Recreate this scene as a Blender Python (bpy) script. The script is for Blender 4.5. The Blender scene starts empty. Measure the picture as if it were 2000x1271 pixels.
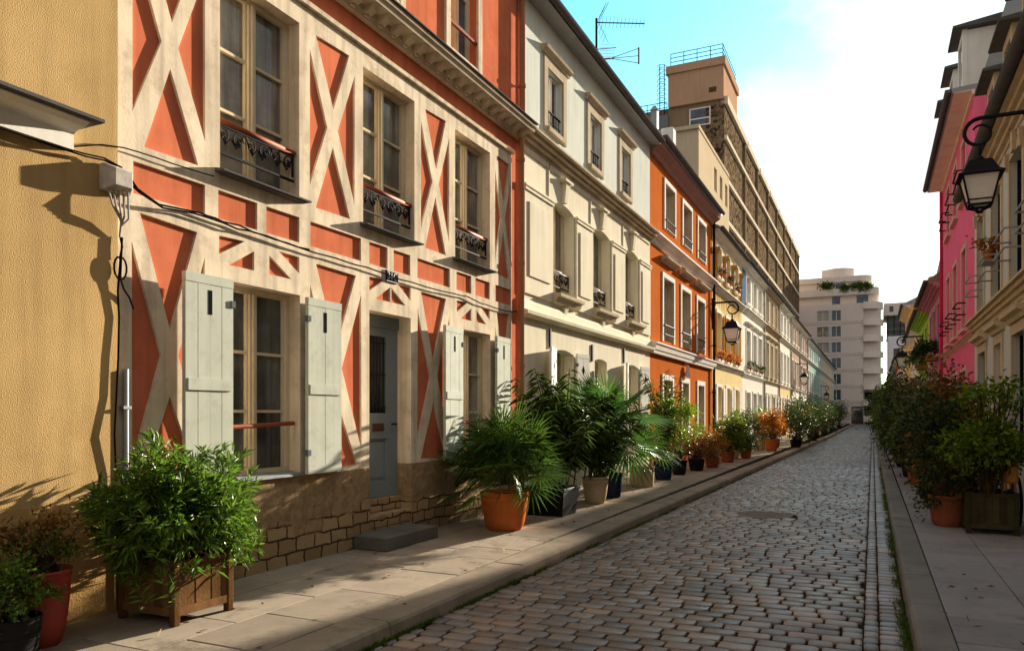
import bpy, math, random
import numpy as np
from mathutils import Vector, Matrix
from mathutils.geometry import delaunay_2d_cdt
R=math.radians
random.seed(7); rng=np.random.default_rng(7)
scene=bpy.context.scene
col=scene.collection
XL=-5.33; XR=1.95; PZ=.12      # left facade plane, right facade plane, pavement height
# ------------------------------------------------------------------ materials
MATS={}
def mat(name,color,rough=.8,var=.12,scale=3.,bump=.15,bscale=60.,streak=0.,spec=0.,island=0.,metal=0.,stain=None,stain_amt=0.,stain_scale=2.):
    if name in MATS: return MATS[name]
    m=bpy.data.materials.new(name); m.use_nodes=True; nt=m.node_tree; N=nt.nodes; L=nt.links
    b=N['Principled BSDF']; b.inputs['Roughness'].default_value=rough; b.inputs['Specular IOR Level'].default_value=spec; b.inputs['Metallic'].default_value=metal
    geo=N.new('ShaderNodeNewGeometry')
    n1=N.new('ShaderNodeTexNoise'); n1.inputs['Scale'].default_value=scale; n1.inputs['Detail'].default_value=6; n1.inputs['Roughness'].default_value=.6
    L.new(geo.outputs['Position'],n1.inputs['Vector'])
    mr=N.new('ShaderNodeMapRange'); mr.inputs[1].default_value=.3; mr.inputs[2].default_value=.7; mr.inputs[3].default_value=1-var; mr.inputs[4].default_value=1+var
    L.new(n1.outputs['Fac'],mr.inputs[0])
    fac=mr.outputs[0]
    if island>0:
        mi=N.new('ShaderNodeMapRange'); mi.inputs[3].default_value=1-island; mi.inputs[4].default_value=1+island
        L.new(geo.outputs['Random Per Island'],mi.inputs[0])
        mu=N.new('ShaderNodeMath'); mu.operation='MULTIPLY'; L.new(fac,mu.inputs[0]); L.new(mi.outputs[0],mu.inputs[1]); fac=mu.outputs[0]
    if streak>0:
        mp=N.new('ShaderNodeMapping'); mp.inputs['Scale'].default_value=(9,9,.55); L.new(geo.outputs['Position'],mp.inputs[0])
        n3=N.new('ShaderNodeTexNoise'); n3.inputs['Scale'].default_value=1.; n3.inputs['Detail'].default_value=5; L.new(mp.outputs[0],n3.inputs['Vector'])
        m3=N.new('ShaderNodeMapRange'); m3.inputs[1].default_value=.45; m3.inputs[2].default_value=.75; m3.inputs[3].default_value=1; m3.inputs[4].default_value=1-streak
        L.new(n3.outputs['Fac'],m3.inputs[0])
        mu=N.new('ShaderNodeMath'); mu.operation='MULTIPLY'; L.new(fac,mu.inputs[0]); L.new(m3.outputs[0],mu.inputs[1]); fac=mu.outputs[0]
    vm=N.new('ShaderNodeVectorMath'); vm.operation='SCALE'; vm.inputs[0].default_value=color[:3]; L.new(fac,vm.inputs['Scale'])
    out=vm.outputs[0]
    if stain:
        n4=N.new('ShaderNodeTexNoise'); n4.inputs['Scale'].default_value=stain_scale; n4.inputs['Detail'].default_value=8; n4.inputs['Roughness'].default_value=.7
        L.new(geo.outputs['Position'],n4.inputs['Vector'])
        m4=N.new('ShaderNodeMapRange'); m4.inputs[1].default_value=.52; m4.inputs[2].default_value=.66; m4.inputs[4].default_value=stain_amt; L.new(n4.outputs['Fac'],m4.inputs[0])
        mx=N.new('ShaderNodeMix'); mx.data_type='RGBA'; L.new(m4.outputs[0],mx.inputs[0]); L.new(out,mx.inputs[6]); mx.inputs[7].default_value=(*stain,1); out=mx.outputs[2]
    L.new(out,b.inputs['Base Color'])
    if bump>0:
        n2=N.new('ShaderNodeTexNoise'); n2.inputs['Scale'].default_value=bscale; n2.inputs['Detail'].default_value=4
        L.new(geo.outputs['Position'],n2.inputs['Vector'])
        bp=N.new('ShaderNodeBump'); bp.inputs['Strength'].default_value=bump; bp.inputs['Distance'].default_value=.012
        L.new(n2.outputs['Fac'],bp.inputs['Height']); L.new(bp.outputs[0],b.inputs['Normal'])
    MATS[name]=m; return m
def leafmat(name,color,var=.45,trans=.35,rough=.5,hue=(1.2,1.1,.6),spec=.25):
    if name in MATS: return MATS[name]
    m=bpy.data.materials.new(name); m.use_nodes=True; nt=m.node_tree; N=nt.nodes; L=nt.links
    b=N['Principled BSDF']; b.inputs['Roughness'].default_value=rough; b.inputs['Specular IOR Level'].default_value=spec
    geo=N.new('ShaderNodeNewGeometry'); cr=N.new('ShaderNodeValToRGB')
    e=cr.color_ramp.elements
    e[0].position=0; e[0].color=(color[0]*(1-var),color[1]*(1-var),color[2]*(1-var),1)
    e[1].position=1; e[1].color=(min(1,color[0]*(1+var)*hue[0]),min(1,color[1]*(1+var)*hue[1]),color[2]*(1+var)*hue[2],1)
    L.new(geo.outputs['Random Per Island'],cr.inputs[0]); L.new(cr.outputs[0],b.inputs['Base Color'])
    t=N.new('ShaderNodeBsdfTranslucent'); L.new(cr.outputs[0],t.inputs['Color'])
    mx=N.new('ShaderNodeMixShader'); mx.inputs[0].default_value=trans
    L.new(b.outputs[0],mx.inputs[1]); L.new(t.outputs[0],mx.inputs[2]); L.new(mx.outputs[0],N['Material Output'].inputs['Surface'])
    MATS[name]=m; return m
def glassmat(name,color,rough=.06,streak=0.):
    m=mat(name,color,rough,var=.6,scale=1.6,bump=.02,bscale=2.5,spec=.5,streak=streak); return m  # uneven pane colour stands in for reflections; streaks paint in curtain folds
def stonewall(name):
    m=bpy.data.materials.new(name); m.use_nodes=True; nt=m.node_tree; N=nt.nodes; L=nt.links
    b=N['Principled BSDF']; b.inputs['Roughness'].default_value=.92; b.inputs['Specular IOR Level'].default_value=0
    geo=N.new('ShaderNodeNewGeometry'); sp=N.new('ShaderNodeSeparateXYZ'); L.new(geo.outputs['Position'],sp.inputs[0])
    cb=N.new('ShaderNodeCombineXYZ'); L.new(sp.outputs[1],cb.inputs[0]); L.new(sp.outputs[2],cb.inputs[1])
    nz=N.new('ShaderNodeTexNoise'); nz.inputs['Scale'].default_value=5; nz.inputs['Detail'].default_value=3; L.new(cb.outputs[0],nz.inputs['Vector'])
    ad=N.new('ShaderNodeVectorMath'); ad.operation='MULTIPLY_ADD'; ad.inputs[1].default_value=(.09,.09,0); L.new(nz.outputs['Color'],ad.inputs[0]); L.new(cb.outputs[0],ad.inputs[2])
    br=N.new('ShaderNodeTexBrick'); br.inputs['Scale'].default_value=1; br.inputs['Brick Width'].default_value=.27; br.inputs['Row Height'].default_value=.145; br.inputs['Mortar Size'].default_value=.013; br.inputs['Mortar Smooth'].default_value=.6
    br.inputs['Color1'].default_value=(.42,.30,.165,1); br.inputs['Color2'].default_value=(.28,.185,.10,1); br.inputs['Mortar'].default_value=(.07,.045,.028,1)
    br.squash=1; br.offset=.43
    L.new(ad.outputs[0],br.inputs['Vector'])
    # render patches where the old facing still covers the rubble (upper part, irregular edge)
    n2=N.new('ShaderNodeTexNoise'); n2.inputs['Scale'].default_value=2.2; n2.inputs['Detail'].default_value=5; L.new(geo.outputs['Position'],n2.inputs['Vector'])
    ma=N.new('ShaderNodeMath'); ma.operation='MULTIPLY_ADD'; ma.inputs[1].default_value=.9; L.new(n2.outputs['Fac'],ma.inputs[0]); L.new(sp.outputs[2],ma.inputs[2])
    mr=N.new('ShaderNodeMapRange'); mr.inputs[1].default_value=.94; mr.inputs[2].default_value=1.04; L.new(ma.outputs[0],mr.inputs[0])
    n3=N.new('ShaderNodeTexNoise'); n3.inputs['Scale'].default_value=9; n3.inputs['Detail'].default_value=8; n3.inputs['Roughness'].default_value=.7; L.new(geo.outputs['Position'],n3.inputs['Vector'])
    cr=N.new('ShaderNodeValToRGB'); cr.color_ramp.elements[0].position=.3; cr.color_ramp.elements[0].color=(.20,.13,.07,1); cr.color_ramp.elements[1].position=.7; cr.color_ramp.elements[1].color=(.42,.30,.17,1)
    L.new(n3.outputs['Fac'],cr.inputs[0])
    mx=N.new('ShaderNodeMix'); mx.data_type='RGBA'; L.new(mr.outputs[0],mx.inputs[0]); L.new(br.outputs['Color'],mx.inputs[6]); L.new(cr.outputs[0],mx.inputs[7])
    L.new(mx.outputs[2],b.inputs['Base Color'])
    iv=N.new('ShaderNodeMath'); iv.operation='MULTIPLY_ADD'; iv.inputs[1].default_value=-1.; L.new(br.outputs['Fac'],iv.inputs[0]); L.new(n3.outputs['Fac'],iv.inputs[2])
    mh=N.new('ShaderNodeMix'); mh.data_type='FLOAT'; L.new(mr.outputs[0],mh.inputs[0]); L.new(iv.outputs[0],mh.inputs[2]); L.new(n3.outputs['Fac'],mh.inputs[3])
    bp=N.new('ShaderNodeBump'); bp.inputs['Strength'].default_value=.8; bp.inputs['Distance'].default_value=.03; L.new(mh.outputs[0],bp.inputs['Height']); L.new(bp.outputs[0],b.inputs['Normal'])
    return m
def pebble(name,c1,c2,scale=6):
    m=bpy.data.materials.new(name); m.use_nodes=True; nt=m.node_tree; N=nt.nodes; L=nt.links
    b=N['Principled BSDF']; b.inputs['Roughness'].default_value=.9; b.inputs['Specular IOR Level'].default_value=0
    geo=N.new('ShaderNodeNewGeometry'); v=N.new('ShaderNodeTexVoronoi'); v.inputs['Scale'].default_value=scale; L.new(geo.outputs['Position'],v.inputs['Vector'])
    cr=N.new('ShaderNodeValToRGB'); cr.color_ramp.elements[0].color=(*c1,1); cr.color_ramp.elements[1].color=(*c2,1); cr.color_ramp.elements[1].position=.8
    s=N.new('ShaderNodeSeparateColor'); L.new(v.outputs['Color'],s.inputs[0]); L.new(s.outputs[0],cr.inputs[0]); L.new(cr.outputs[0],b.inputs['Base Color'])
    bp=N.new('ShaderNodeBump'); bp.inputs['Strength'].default_value=.45; bp.inputs['Distance'].default_value=.12; L.new(v.outputs['Distance'],bp.inputs['Height']); bp.invert=True; L.new(bp.outputs[0],b.inputs['Normal'])
    return m
cream=mat('cream_render',(.70,.59,.44),.9,.16,2.6,.10,40,.36,stain=(.40,.30,.20),stain_amt=.5,stain_scale=5)
red=mat('red_render',(.56,.165,.085),.9,.16,1.6,.06,50,.2,stain=(.42,.10,.06),stain_amt=.4,stain_scale=2.5)
beige=mat('beige_paint',(.62,.52,.36),.7,.1,3,.08,40,.1)
yellow=mat('ochre_roughcast',(.47,.315,.14),.95,.16,.9,.36,110,.22,spec=0,stain=(.36,.22,.09),stain_amt=.55,stain_scale=1.1)
yellow2=mat('ochre_smooth',(.48,.29,.11),.9,.16,1.5,.35,55,.2,stain=(.25,.16,.08),stain_amt=.5)
shut=mat('grey_green_paint',(.50,.515,.435),.6,.05,4,.05,90,.10,stain=(.32,.31,.27),stain_amt=.35,stain_scale=6)
edge=mat('dark_edge_paint',(.13,.15,.16),.6)
iron=mat('black_iron',(.018,.018,.02),.7,.1,bump=.05,spec=.03)
wood=mat('varnished_rail',(.26,.07,.03),.6,.15,8,.05,spec=.06)
oldwood=mat('weathered_planks',(.13,.068,.030),.8,.25,5,.25,50,.35,island=.3)
lead=mat('lead_sheet',(.10,.095,.095),.55,.15,bump=.1)
zinc=mat('zinc_roof',(.22,.23,.24),.5,.15,bump=.06,spec=.5)
glass=glassmat('window_glass',(.045,.05,.045))
blueglass=glassmat('blue_glass',(.05,.09,.13))
dimglass=glassmat('dim_glass',(.10,.105,.095),.06,.5)
curtainglass=glassmat('curtained_glass',(.24,.225,.185),.08,.75)
doorblue=mat('grey_blue_door',(.20,.24,.25),.5,.06,bump=.04)
greyrend=mat('pale_grey_render',(.58,.60,.54),.9,.06,1.5,.05,40,.14)
creamH2=mat('pale_cream_render',(.70,.64,.50),.9,.06,1.8,.05,40,.14)
moulding=mat('stone_moulding',(.48,.40,.295),.9,.12,3,.06,40,.2)
orange=mat('orange_render',(.46,.13,.034),.9,.08,1.8,.05,40,.12)
white=mat('white_paint',(.76,.73,.66),.65,.05,3,.06,50,.08)
ochreH=mat('pale_ochre_render',(.72,.57,.30),.85,.08,2,.05,40,.1)
brown=mat('brown_paint',(.30,.14,.035),.7,.1)
blueH=mat('blue_render',(.09,.17,.30),.85,.08)
whiteH=mat('white_render',(.74,.71,.62),.85,.06,2,.05,40,.1)
pink=mat('pink_render',(.80,.155,.27),.8,.06,2,.05,40,.08)
mauve=mat('mauve_render',(.55,.24,.33),.8,.06,2,.05,40,.1)
green=mat('lime_render',(.33,.47,.09),.8,.06,2,.05,40,.1)
creamR=mat('warm_cream_render',(.70,.52,.33),.8,.06,2,.05,40,.1)
greyR=mat('light_grey_render',(.56,.56,.53),.85,.05,2,.05,40,.1)
stoneR=mat('beige_stone',(.58,.45,.30),.85,.1,4,.05,40,.15)
black=mat('black_paint',(.014,.015,.017),.5,.1)
oldterra=mat('old_terracotta',(.27,.085,.045),.75,.15,6,.1,50,.2)
terracotta=mat('terracotta',(.46,.125,.035),.62,.12,5,.08,60,.1)
redpot=mat('red_plastic',(.29,.05,.038),.55,.15,spec=.1)
tanpot=mat('tan_clay',(.46,.35,.22),.8,.12)
blackpot=mat('black_plastic',(.012,.012,.014),.6,.1,spec=.08)
bluepot=mat('navy_glaze',(.02,.028,.06),.3,.1)
soil=mat('soil',(.03,.02,.013),1,.3,20,.5,80)
granite=mat('granite_slab',(.30,.25,.195),.75,.2,2.2,.35,150,0,island=.16,stain=(.13,.105,.08),stain_amt=.75,stain_scale=2.2)
graniteR=mat('grey_slab',(.27,.26,.265),.62,.2,2.2,.3,150,0,island=.15,stain=(.13,.125,.125),stain_amt=.7,stain_scale=2.2)
kerbm=mat('kerb_granite',(.27,.22,.17),.75,.18,2,.3,110,0,island=.1,stain=(.10,.11,.045),stain_amt=.45,stain_scale=3)
kerbR=mat('kerb_grey',(.20,.19,.18),.7,.18,2,.3,110,0,island=.1,stain=(.09,.09,.06),stain_amt=.4,stain_scale=3)
def settmat():
    m=mat('worn_setts',(.195,.15,.122),.36,.34,2.0,.3,120,0,spec=.5,island=.35); nt=m.node_tree; N=nt.nodes; L=nt.links; b=N['Principled BSDF']; src=b.inputs['Base Color'].links[0].from_socket
    g=N.new('ShaderNodeNewGeometry'); cr=N.new('ShaderNodeValToRGB'); e=cr.color_ramp.elements; e[0].color=(1.1,.95,.86,1); e[1].color=(.82,.9,1.0,1); q=e.new(.5); q.color=(1,1,1,1)
    w=N.new('ShaderNodeTexWhiteNoise'); w.noise_dimensions='1D'; L.new(g.outputs['Random Per Island'],w.inputs['W']); L.new(w.outputs['Value'],cr.inputs[0]); x=N.new('ShaderNodeVectorMath'); x.operation='MULTIPLY'; L.new(src,x.inputs[0]); L.new(cr.outputs[0],x.inputs[1]); L.new(x.outputs[0],b.inputs['Base Color'])
    n=N.new('ShaderNodeTexNoise'); n.inputs['Scale'].default_value=1.1; n.inputs['Detail'].default_value=5; L.new(g.outputs['Position'],n.inputs['Vector']); r=N.new('ShaderNodeMapRange'); r.inputs[1].default_value=.3; r.inputs[2].default_value=.7; r.inputs[3].default_value=.22; r.inputs[4].default_value=.55; L.new(n.outputs['Fac'],r.inputs[0]); L.new(r.outputs[0],b.inputs['Roughness'])
    return m
cobble=settmat()
mortar=mat('road_joint',(.028,.024,.02),.9,.3,8,.3,60)
stone=stonewall('rubble_stone')
concrete=mat('brown_concrete',(.26,.185,.115),.9,.08,.4,.1,8,.2)
pinkconc=mat('pinkish_concrete',(.50,.31,.20),.9,.08,.5,.1,8,.15)
beigeconc=mat('beige_concrete',(.56,.45,.30),.9,.06,.5,.1,8,.12)
bandconc=mat('pale_concrete_band',(.66,.56,.42),.9,.08,.5,.1,8,.1)
pebbles=pebble('pebble_dash',(.03,.02,.013),(.22,.155,.095),3.4)
apart=mat('rosy_grey_cladding',(.72,.64,.59),.85,.05,.3,.05,10,.1)
apart2=mat('pale_cladding',(.74,.65,.57),.85,.05,.3,.05,10,.1)
pinkback=mat('pale_pink_render',(.55,.42,.34),.9,.06)
grill=mat('rusty_iron',(.10,.055,.03),.8)
metalgrey=mat('grey_metal',(.32,.31,.30),.45,.1,bump=.04,metal=.6)
plastic=mat('dirty_white_plastic',(.42,.38,.33),.6,.3,10,.1)
cablem=mat('black_cable',(.012,.011,.01),.5)
greycable=mat('grey_cable',(.30,.28,.26),.5)
milk=mat('milky_glass',(.78,.74,.68),.3,.06,bump=0,spec=.5)
mossm=leafmat('moss_leaf',(.06,.11,.015))
Lole=leafmat('oleander_leaf',(.075,.15,.025),.6,.35,.33)
Lpalm=leafmat('palm_leaf',(.055,.115,.025),.5,.25,.33)
Lpalm2=leafmat('trachy_leaf',(.04,.105,.025),.45,.3,.4,(1.3,1.2,.6))
Lbam=leafmat('bamboo_leaf',(.06,.10,.035),.5,.3,.32)
Lbush=leafmat('bush_leaf',(.075,.115,.02),.5,.35)
Ldark=leafmat('dark_leaf',(.030,.050,.018),.55,.25,.55,spec=.12)
Lyel=leafmat('bright_leaf',(.115,.19,.015),.45,.35,.45)
Lor=leafmat('orange_leaf',(.30,.11,.015),.5,.4)
Lbrn=leafmat('dry_leaf',(.14,.075,.025),.5,.3)
Lgrey=leafmat('grey_leaf',(.085,.10,.07),.4,.2)
flowr=leafmat('red_flower',(.40,.04,.03),.4,.3)
bark=mat('bark',(.075,.05,.032),.9,.3,12,.3,60)
# ------------------------------------------------------------------ mesh builder
class MB:
    def __init__(s): s.v=[]; s.f=[]
    def add(s,vs,fs):
        o=len(s.v); s.v+= [tuple(v) for v in vs]; s.f+=[tuple(i+o for i in f) for f in fs]; return s
    def box(s,x0,y0,z0,x1,y1,z1):
        if x0>x1:x0,x1=x1,x0
        if y0>y1:y0,y1=y1,y0
        if z0>z1:z0,z1=z1,z0
        return s.add([(x0,y0,z0),(x1,y0,z0),(x1,y1,z0),(x0,y1,z0),(x0,y0,z1),(x1,y0,z1),(x1,y1,z1),(x0,y1,z1)],
              [(0,3,2,1),(4,5,6,7),(0,1,5,4),(1,2,6,5),(2,3,7,6),(3,0,4,7)])
    def bar(s,a,b,w,h=None,up=(0,0,1)):
        a=Vector(a);b=Vector(b);h=h or w; d=(b-a).normalized(); u=Vector(up)
        if abs(d.dot(u))>.95: u=Vector((1,0,0))
        sx=d.cross(u).normalized(); sz=sx.cross(d).normalized(); vs=[]
        for p in (a,b):
            for i,j in ((-1,-1),(1,-1),(1,1),(-1,1)): vs.append(p+sx*i*w/2+sz*j*h/2)
        return s.add(vs,[(0,1,2,3),(7,6,5,4),(0,4,5,1),(1,5,6,2),(2,6,7,3),(3,7,4,0)])
    def tube(s,pts,r,n=6):
        pts=[Vector(p) for p in pts]; vs=[];fs=[]; k=len(pts)
        rr=r if isinstance(r,(list,tuple)) else [r]*k
        u=None
        for i,p in enumerate(pts):
            d=(pts[min(i+1,k-1)]-pts[max(i-1,0)]).normalized()
            if u is None: u=d.orthogonal().normalized()
            u=(u-d*u.dot(d)); u=u.normalized() if u.length>1e-6 else d.orthogonal().normalized()
            w=d.cross(u)
            for j in range(n):
                a=2*math.pi*j/n; vs.append(p+u*math.cos(a)*rr[i]+w*math.sin(a)*rr[i])
        for i in range(k-1):
            for j in range(n):
                fs.append((i*n+j,i*n+(j+1)%n,(i+1)*n+(j+1)%n,(i+1)*n+j))
        fs.append(tuple(range(n-1,-1,-1))); fs.append(tuple((k-1)*n+j for j in range(n)))
        return s.add(vs,fs)
    def lathe(s,prof,c,n=24):
        vs=[];fs=[];k=len(prof)
        for r,z in prof:
            for j in range(n):
                a=2*math.pi*j/n; vs.append((c[0]+r*math.cos(a),c[1]+r*math.sin(a),c[2]+z))
        for i in range(k-1):
            for j in range(n): fs.append((i*n+j,i*n+(j+1)%n,(i+1)*n+(j+1)%n,(i+1)*n+j))
        fs.append(tuple(range(n-1,-1,-1))); fs.append(tuple((k-1)*n+j for j in range(n)))
        return s.add(vs,fs)
    def loft(s,loops):      # list of equal-length closed loops
        n=len(loops[0]); vs=[p for l in loops for p in l]; fs=[]
        for i in range(len(loops)-1):
            for j in range(n): fs.append((i*n+j,i*n+(j+1)%n,(i+1)*n+(j+1)%n,(i+1)*n+j))
        fs.append(tuple(range(n-1,-1,-1))); fs.append(tuple((len(loops)-1)*n+j for j in range(n)))
        return s.add(vs,fs)
    def profile_y(s,prof,y0,y1):   # closed profile of (x,z) swept along y
        return s.loft([[(x,y0,z) for x,z in prof],[(x,y1,z) for x,z in prof]])
    def build(s,name,m,parent=None,smooth=False,bevel=0,fix=True):
        me=bpy.data.meshes.new(name); o=bpy.data.objects.new(name,me); col.objects.link(o)
        p=parent; off=Vector((0,0,0))
        while p is not None: off+=p.location; p=p.parent
        me.from_pydata([(x-off.x,y-off.y,z-off.z) for x,y,z in s.v],[],s.f); me.update()
        if fix:
            import bmesh
            bm=bmesh.new(); bm.from_mesh(me); bmesh.ops.recalc_face_normals(bm,faces=bm.faces[:]); bm.to_mesh(me); bm.free()
        me.materials.append(m)
        if smooth: me.polygons.foreach_set('use_smooth',[True]*len(me.polygons))
        if bevel:
            b=o.modifiers.new('bevel','BEVEL'); b.width=bevel; b.segments=2; b.limit_method='ANGLE'
        if parent is not None: o.parent=parent
        return o
def npmesh(name,V,Fq,m,parent=None,smooth=False):
    """V (n,3) world, Fq (k,c) faces with constant corner count"""
    me=bpy.data.meshes.new(name); o=bpy.data.objects.new(name,me); col.objects.link(o)
    p=parent; off=np.zeros(3)
    while p is not None: off=off+np.array(p.location); p=p.parent
    V=np.asarray(V,dtype=np.float32)-off.astype(np.float32); Fq=np.asarray(Fq,dtype=np.int32); k,c=Fq.shape
    me.vertices.add(len(V)); me.vertices.foreach_set('co',V.ravel())
    me.loops.add(k*c); me.loops.foreach_set('vertex_index',Fq.ravel())
    me.polygons.add(k); me.polygons.foreach_set('loop_start',np.arange(0,k*c,c,dtype=np.int32))
    me.update(calc_edges=True); me.validate()
    me.materials.append(m)
    if smooth: me.polygons.foreach_set('use_smooth',[True]*k)
    if parent is not None: o.parent=parent
    return o
def tag(o,label=None,cat=None,group=None,kind=None):
    if label:o['label']=label
    if cat:o['category']=cat
    if group:o['group']=group
    if kind:o['kind']=kind
    return o
def thing(name,label,cat,loc,group=None):
    o=bpy.data.objects.new(name,None); col.objects.link(o); o.location=loc; o.empty_display_size=.2
    return tag(o,label,cat,group)
def struct(name,mb,m,**k):
    return tag(mb.build(name,m,**k),kind='structure')
# ------------------------------------------------------------------ facade sheet with holes
def inpoly(p,poly):
    x,y=p; c=False; n=len(poly)
    for i in range(n):
        x1,y1=poly[i]; x2,y2=poly[i-1]
        if (y1>y)!=(y2>y) and x<(x2-x1)*(y-y1)/(y2-y1)+x1: c=not c
    return c
def sheet(mb,x,dr,rect,holes,depths,skip={}):
    """front sheet at plane x facing dr*+x over rect (y0,z0,y1,z1); each hole gets reveal walls of its depth"""
    y0,z0,y1,z1=rect
    outer=[(y0,z0),(y1,z0),(y1,z1),(y0,z1)]
    pts=[];edges=[]
    for poly in [outer]+holes:
        o=len(pts); n=len(poly); pts+= [Vector(p) for p in poly]; edges+=[(o+i,o+(i+1)%n) for i in range(n)]
    v,e,f,*_=delaunay_2d_cdt(pts,edges,[],0,1e-5)
    fs=[]
    for t in f:
        c=(sum(v[i].x for i in t)/3,sum(v[i].y for i in t)/3)
        if any(inpoly(c,h) for h in holes): continue
        a,b,d=[v[i] for i in t]
        ccw=(b.x-a.x)*(d.y-a.y)-(b.y-a.y)*(d.x-a.x)>0
        fs.append(tuple(t) if ccw==(dr>0) else tuple(reversed(t)))
    mb.add([(x,p.x,p.y) for p in v],fs)
    for hi,(h,d) in enumerate(zip(holes,depths)):
        n=len(h); xb=x-dr*d
        if d<=0: continue
        mb.add([(x,a,b) for a,b in h]+[(xb,a,b) for a,b in h],[(i,(i+1)%n,n+(i+1)%n,n+i) for i in range(n) if skip.get(hi)!=i])
def rectp(y0,z0,y1,z1): return [(y0,z0),(y1,z0),(y1,z1),(y0,z1)]
def archp(y0,z0,y1,z1,rise):
    n=8; r=[(y0,z0),(y1,z0)]
    for i in range(n+1):
        t=i/n; y=y1+(y0-y1)*t; r.append((y,z1-rise+rise*math.sin(math.pi*(.15+.7*t))/1.0 - rise*math.sin(math.pi*.15)))
    return r
def window(house,x,dr,y0,y1,z0,z1,bars=2,ncase=2,fm=None,gm=None,fw=.055,blind=False):
    """timber window set at plane x"""
    fm=fm or beige; gm=gm or glass; m=MB(); e=.003
    xa,xb=x,x+dr*.06
    y0+=e;y1-=e;z0+=e;z1-=e
    m.box(xa,y0,z0,xb,y0+fw,z1); m.box(xa,y1-fw,z0,xb,y1,z1)
    m.box(xa,y0+fw,z0,xb,y1-fw,z0+fw*1.5); m.box(xa,y0+fw,z1-fw,xb,y1-fw,z1)
    if ncase==2:
        c=(y0+y1)/2; m.box(xa,c-.045,z0+fw*1.5,xb+dr*.012,c+.045,z1-fw)
        m.box(xb+dr*.012,c-.013,z0+fw*1.5,xb+dr*.025,c+.013,z1-fw)
        segs=[(y0+fw,c-.045),(c+.045,y1-fw)]
    else: segs=[(y0+fw,y1-fw)]
    za,zb=z0+fw*1.5,z1-fw
    for a,b in segs:
        st=.022
        m.box(xa,a,za,xb-dr*.012,a+st,zb); m.box(xa,b-st,za,xb-dr*.012,b,zb)
        for i in range(bars):
            zz=za+(zb-za)*(i+1)/(bars+1); m.box(xa+dr*.01,a+st,zz-.014,xb-dr*.012,b-st,zz+.014)
    w=m.build('window',fm,house)
    g=MB(); g.add([(x+dr*.012,y0+.01,z0+.01),(x+dr*.012,y1-.01,z0+.01),(x+dr*.012,y1-.01,z1-.01),(x+dr*.012,y0+.01,z1-.01)],[(0,1,2,3)])
    g.build('pane',gm,w)
    return w
def railing(house,x,y0,y1,z,scroll=True,wm=None,low=.29,n=3):
    """hand rail with wrought iron scroll frieze and lower bar"""
    r=MB(); r.bar((x,y0,z-.035),(x,y1,z-.035),.018); r.bar((x,y0,z-low),(x,y1,z-low),.022)
    h=.2; L=y1-y0
    if scroll:
        r.bar((x,y1-.015,z-.04),(x,y1-.015,z-.25),.018)
        r.bar((x,y0+.015,z-.04),(x,y0+.015,z-.25),.018)
        k=n*2
        for i in range(k):
            c=y0+L*(i+.5)/k; s=1 if i%2 else -1; pts=[]
            for t in range(15):
                a=t/14*math.pi*2.6; rad=.075*(1-t/19); pts.append((x,c+s*rad*math.cos(a)*L/k/.17,z-.12+rad*math.sin(a)*1.0))
            r.tube(pts,.008,5)
            r.tube([(x,c+s*L/k*.45,z-.05),(x,c+s*L/k*.2,z-.12),(x,c-s*L/k*.1,z-.2),(x,c-s*L/k*.45,z-.13)],.009,5)
            for q in range(3):
                a=.6+q*.6; r.tube([(x,c,z-.12),(x+.012,c+s*.05*math.cos(a),z-.12-.07*math.sin(a))],[.012,.004],5)
    o=r.build('window_railing',iron,house)
    w=MB(); w.tube([(x,y0-.01,z),(x,y1+.01,z)],.027,10); w.build('handrail',wm or wood,o,smooth=True)
def shutter(house,yh,yf,z0,z1,xw,so=.10,off=.03,m_=None,slot='I',battens=True):
    """leaf hinged at yh, free edge yf standing so off the wall"""
    m_=m_ or shut; m=MB(); t=.042
    p=[(xw+off,yh),(xw+off+so,yf)]; d=Vector((p[1][0]-p[0][0],p[1][1]-p[0][1])).normalized(); nrm=Vector((d.y,-d.x))
    if nrm.x<0:nrm=-nrm
    def P(f,out,z):
        a=Vector(p[0])+(Vector(p[1])-Vector(p[0]))*f+nrm*out; return (a.x,a.y,z)
    def slab(f0,f1,o0,o1,za,zb):
        m.loft([[P(f0,o0,za),P(f1,o0,za),P(f1,o1,za),P(f0,o1,za)],[P(f0,o0,zb),P(f1,o0,zb),P(f1,o1,zb),P(f0,o1,zb)]])
    nb=4
    for i in range(nb): slab(i/nb+.003,(i+1)/nb-.003,0,t-(.001 if i%2 else 0),z0+.08,z1-.08)
    slab(0,1,-.002,t+.003,z0,z0+.079); slab(0,1,-.002,t+.003,z1-.079,z1)
    zm=z0+(z1-z0)*.48; slab(.04,.96,t-.004,t+.012,zm-.05,zm+.05)
    s=m.build('shutter',m_,house)
    q=MB()
    def slab2(f0,f1,o0,o1,za,zb):
        q.loft([[P(f0,o0,za),P(f1,o0,za),P(f1,o1,za),P(f0,o1,za)],[P(f0,o0,zb),P(f1,o0,zb),P(f1,o1,zb),P(f0,o1,zb)]])
    if slot=='I': slab2(.46,.54,t-.01,t+.0025,z1-.34,z1-.13)
    else:
        c=z1-.32; q.loft([[P(.5,t-.01,c-.09),P(.6,t-.01,c),P(.5,t-.01,c+.09),P(.4,t-.01,c)],[P(.5,t+.0025,c-.09),P(.6,t+.0025,c),P(.5,t+.0025,c+.09),P(.4,t+.0025,c)]])
    q.build('slot',black,s)
    for zz in (z0+.22,z1-.22):
        h=MB(); h.loft([[P(-.03,t*.2,zz-.03),P(.06,t*.2,zz-.03),P(.06,t+.012,zz-.03),P(-.03,t+.012,zz-.03)],[P(-.03,t*.2,zz+.03),P(.06,t*.2,zz+.03),P(.06,t+.012,zz+.03),P(-.03,t+.012,zz+.03)]]); h.build('hinge',edge,s)
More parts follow.
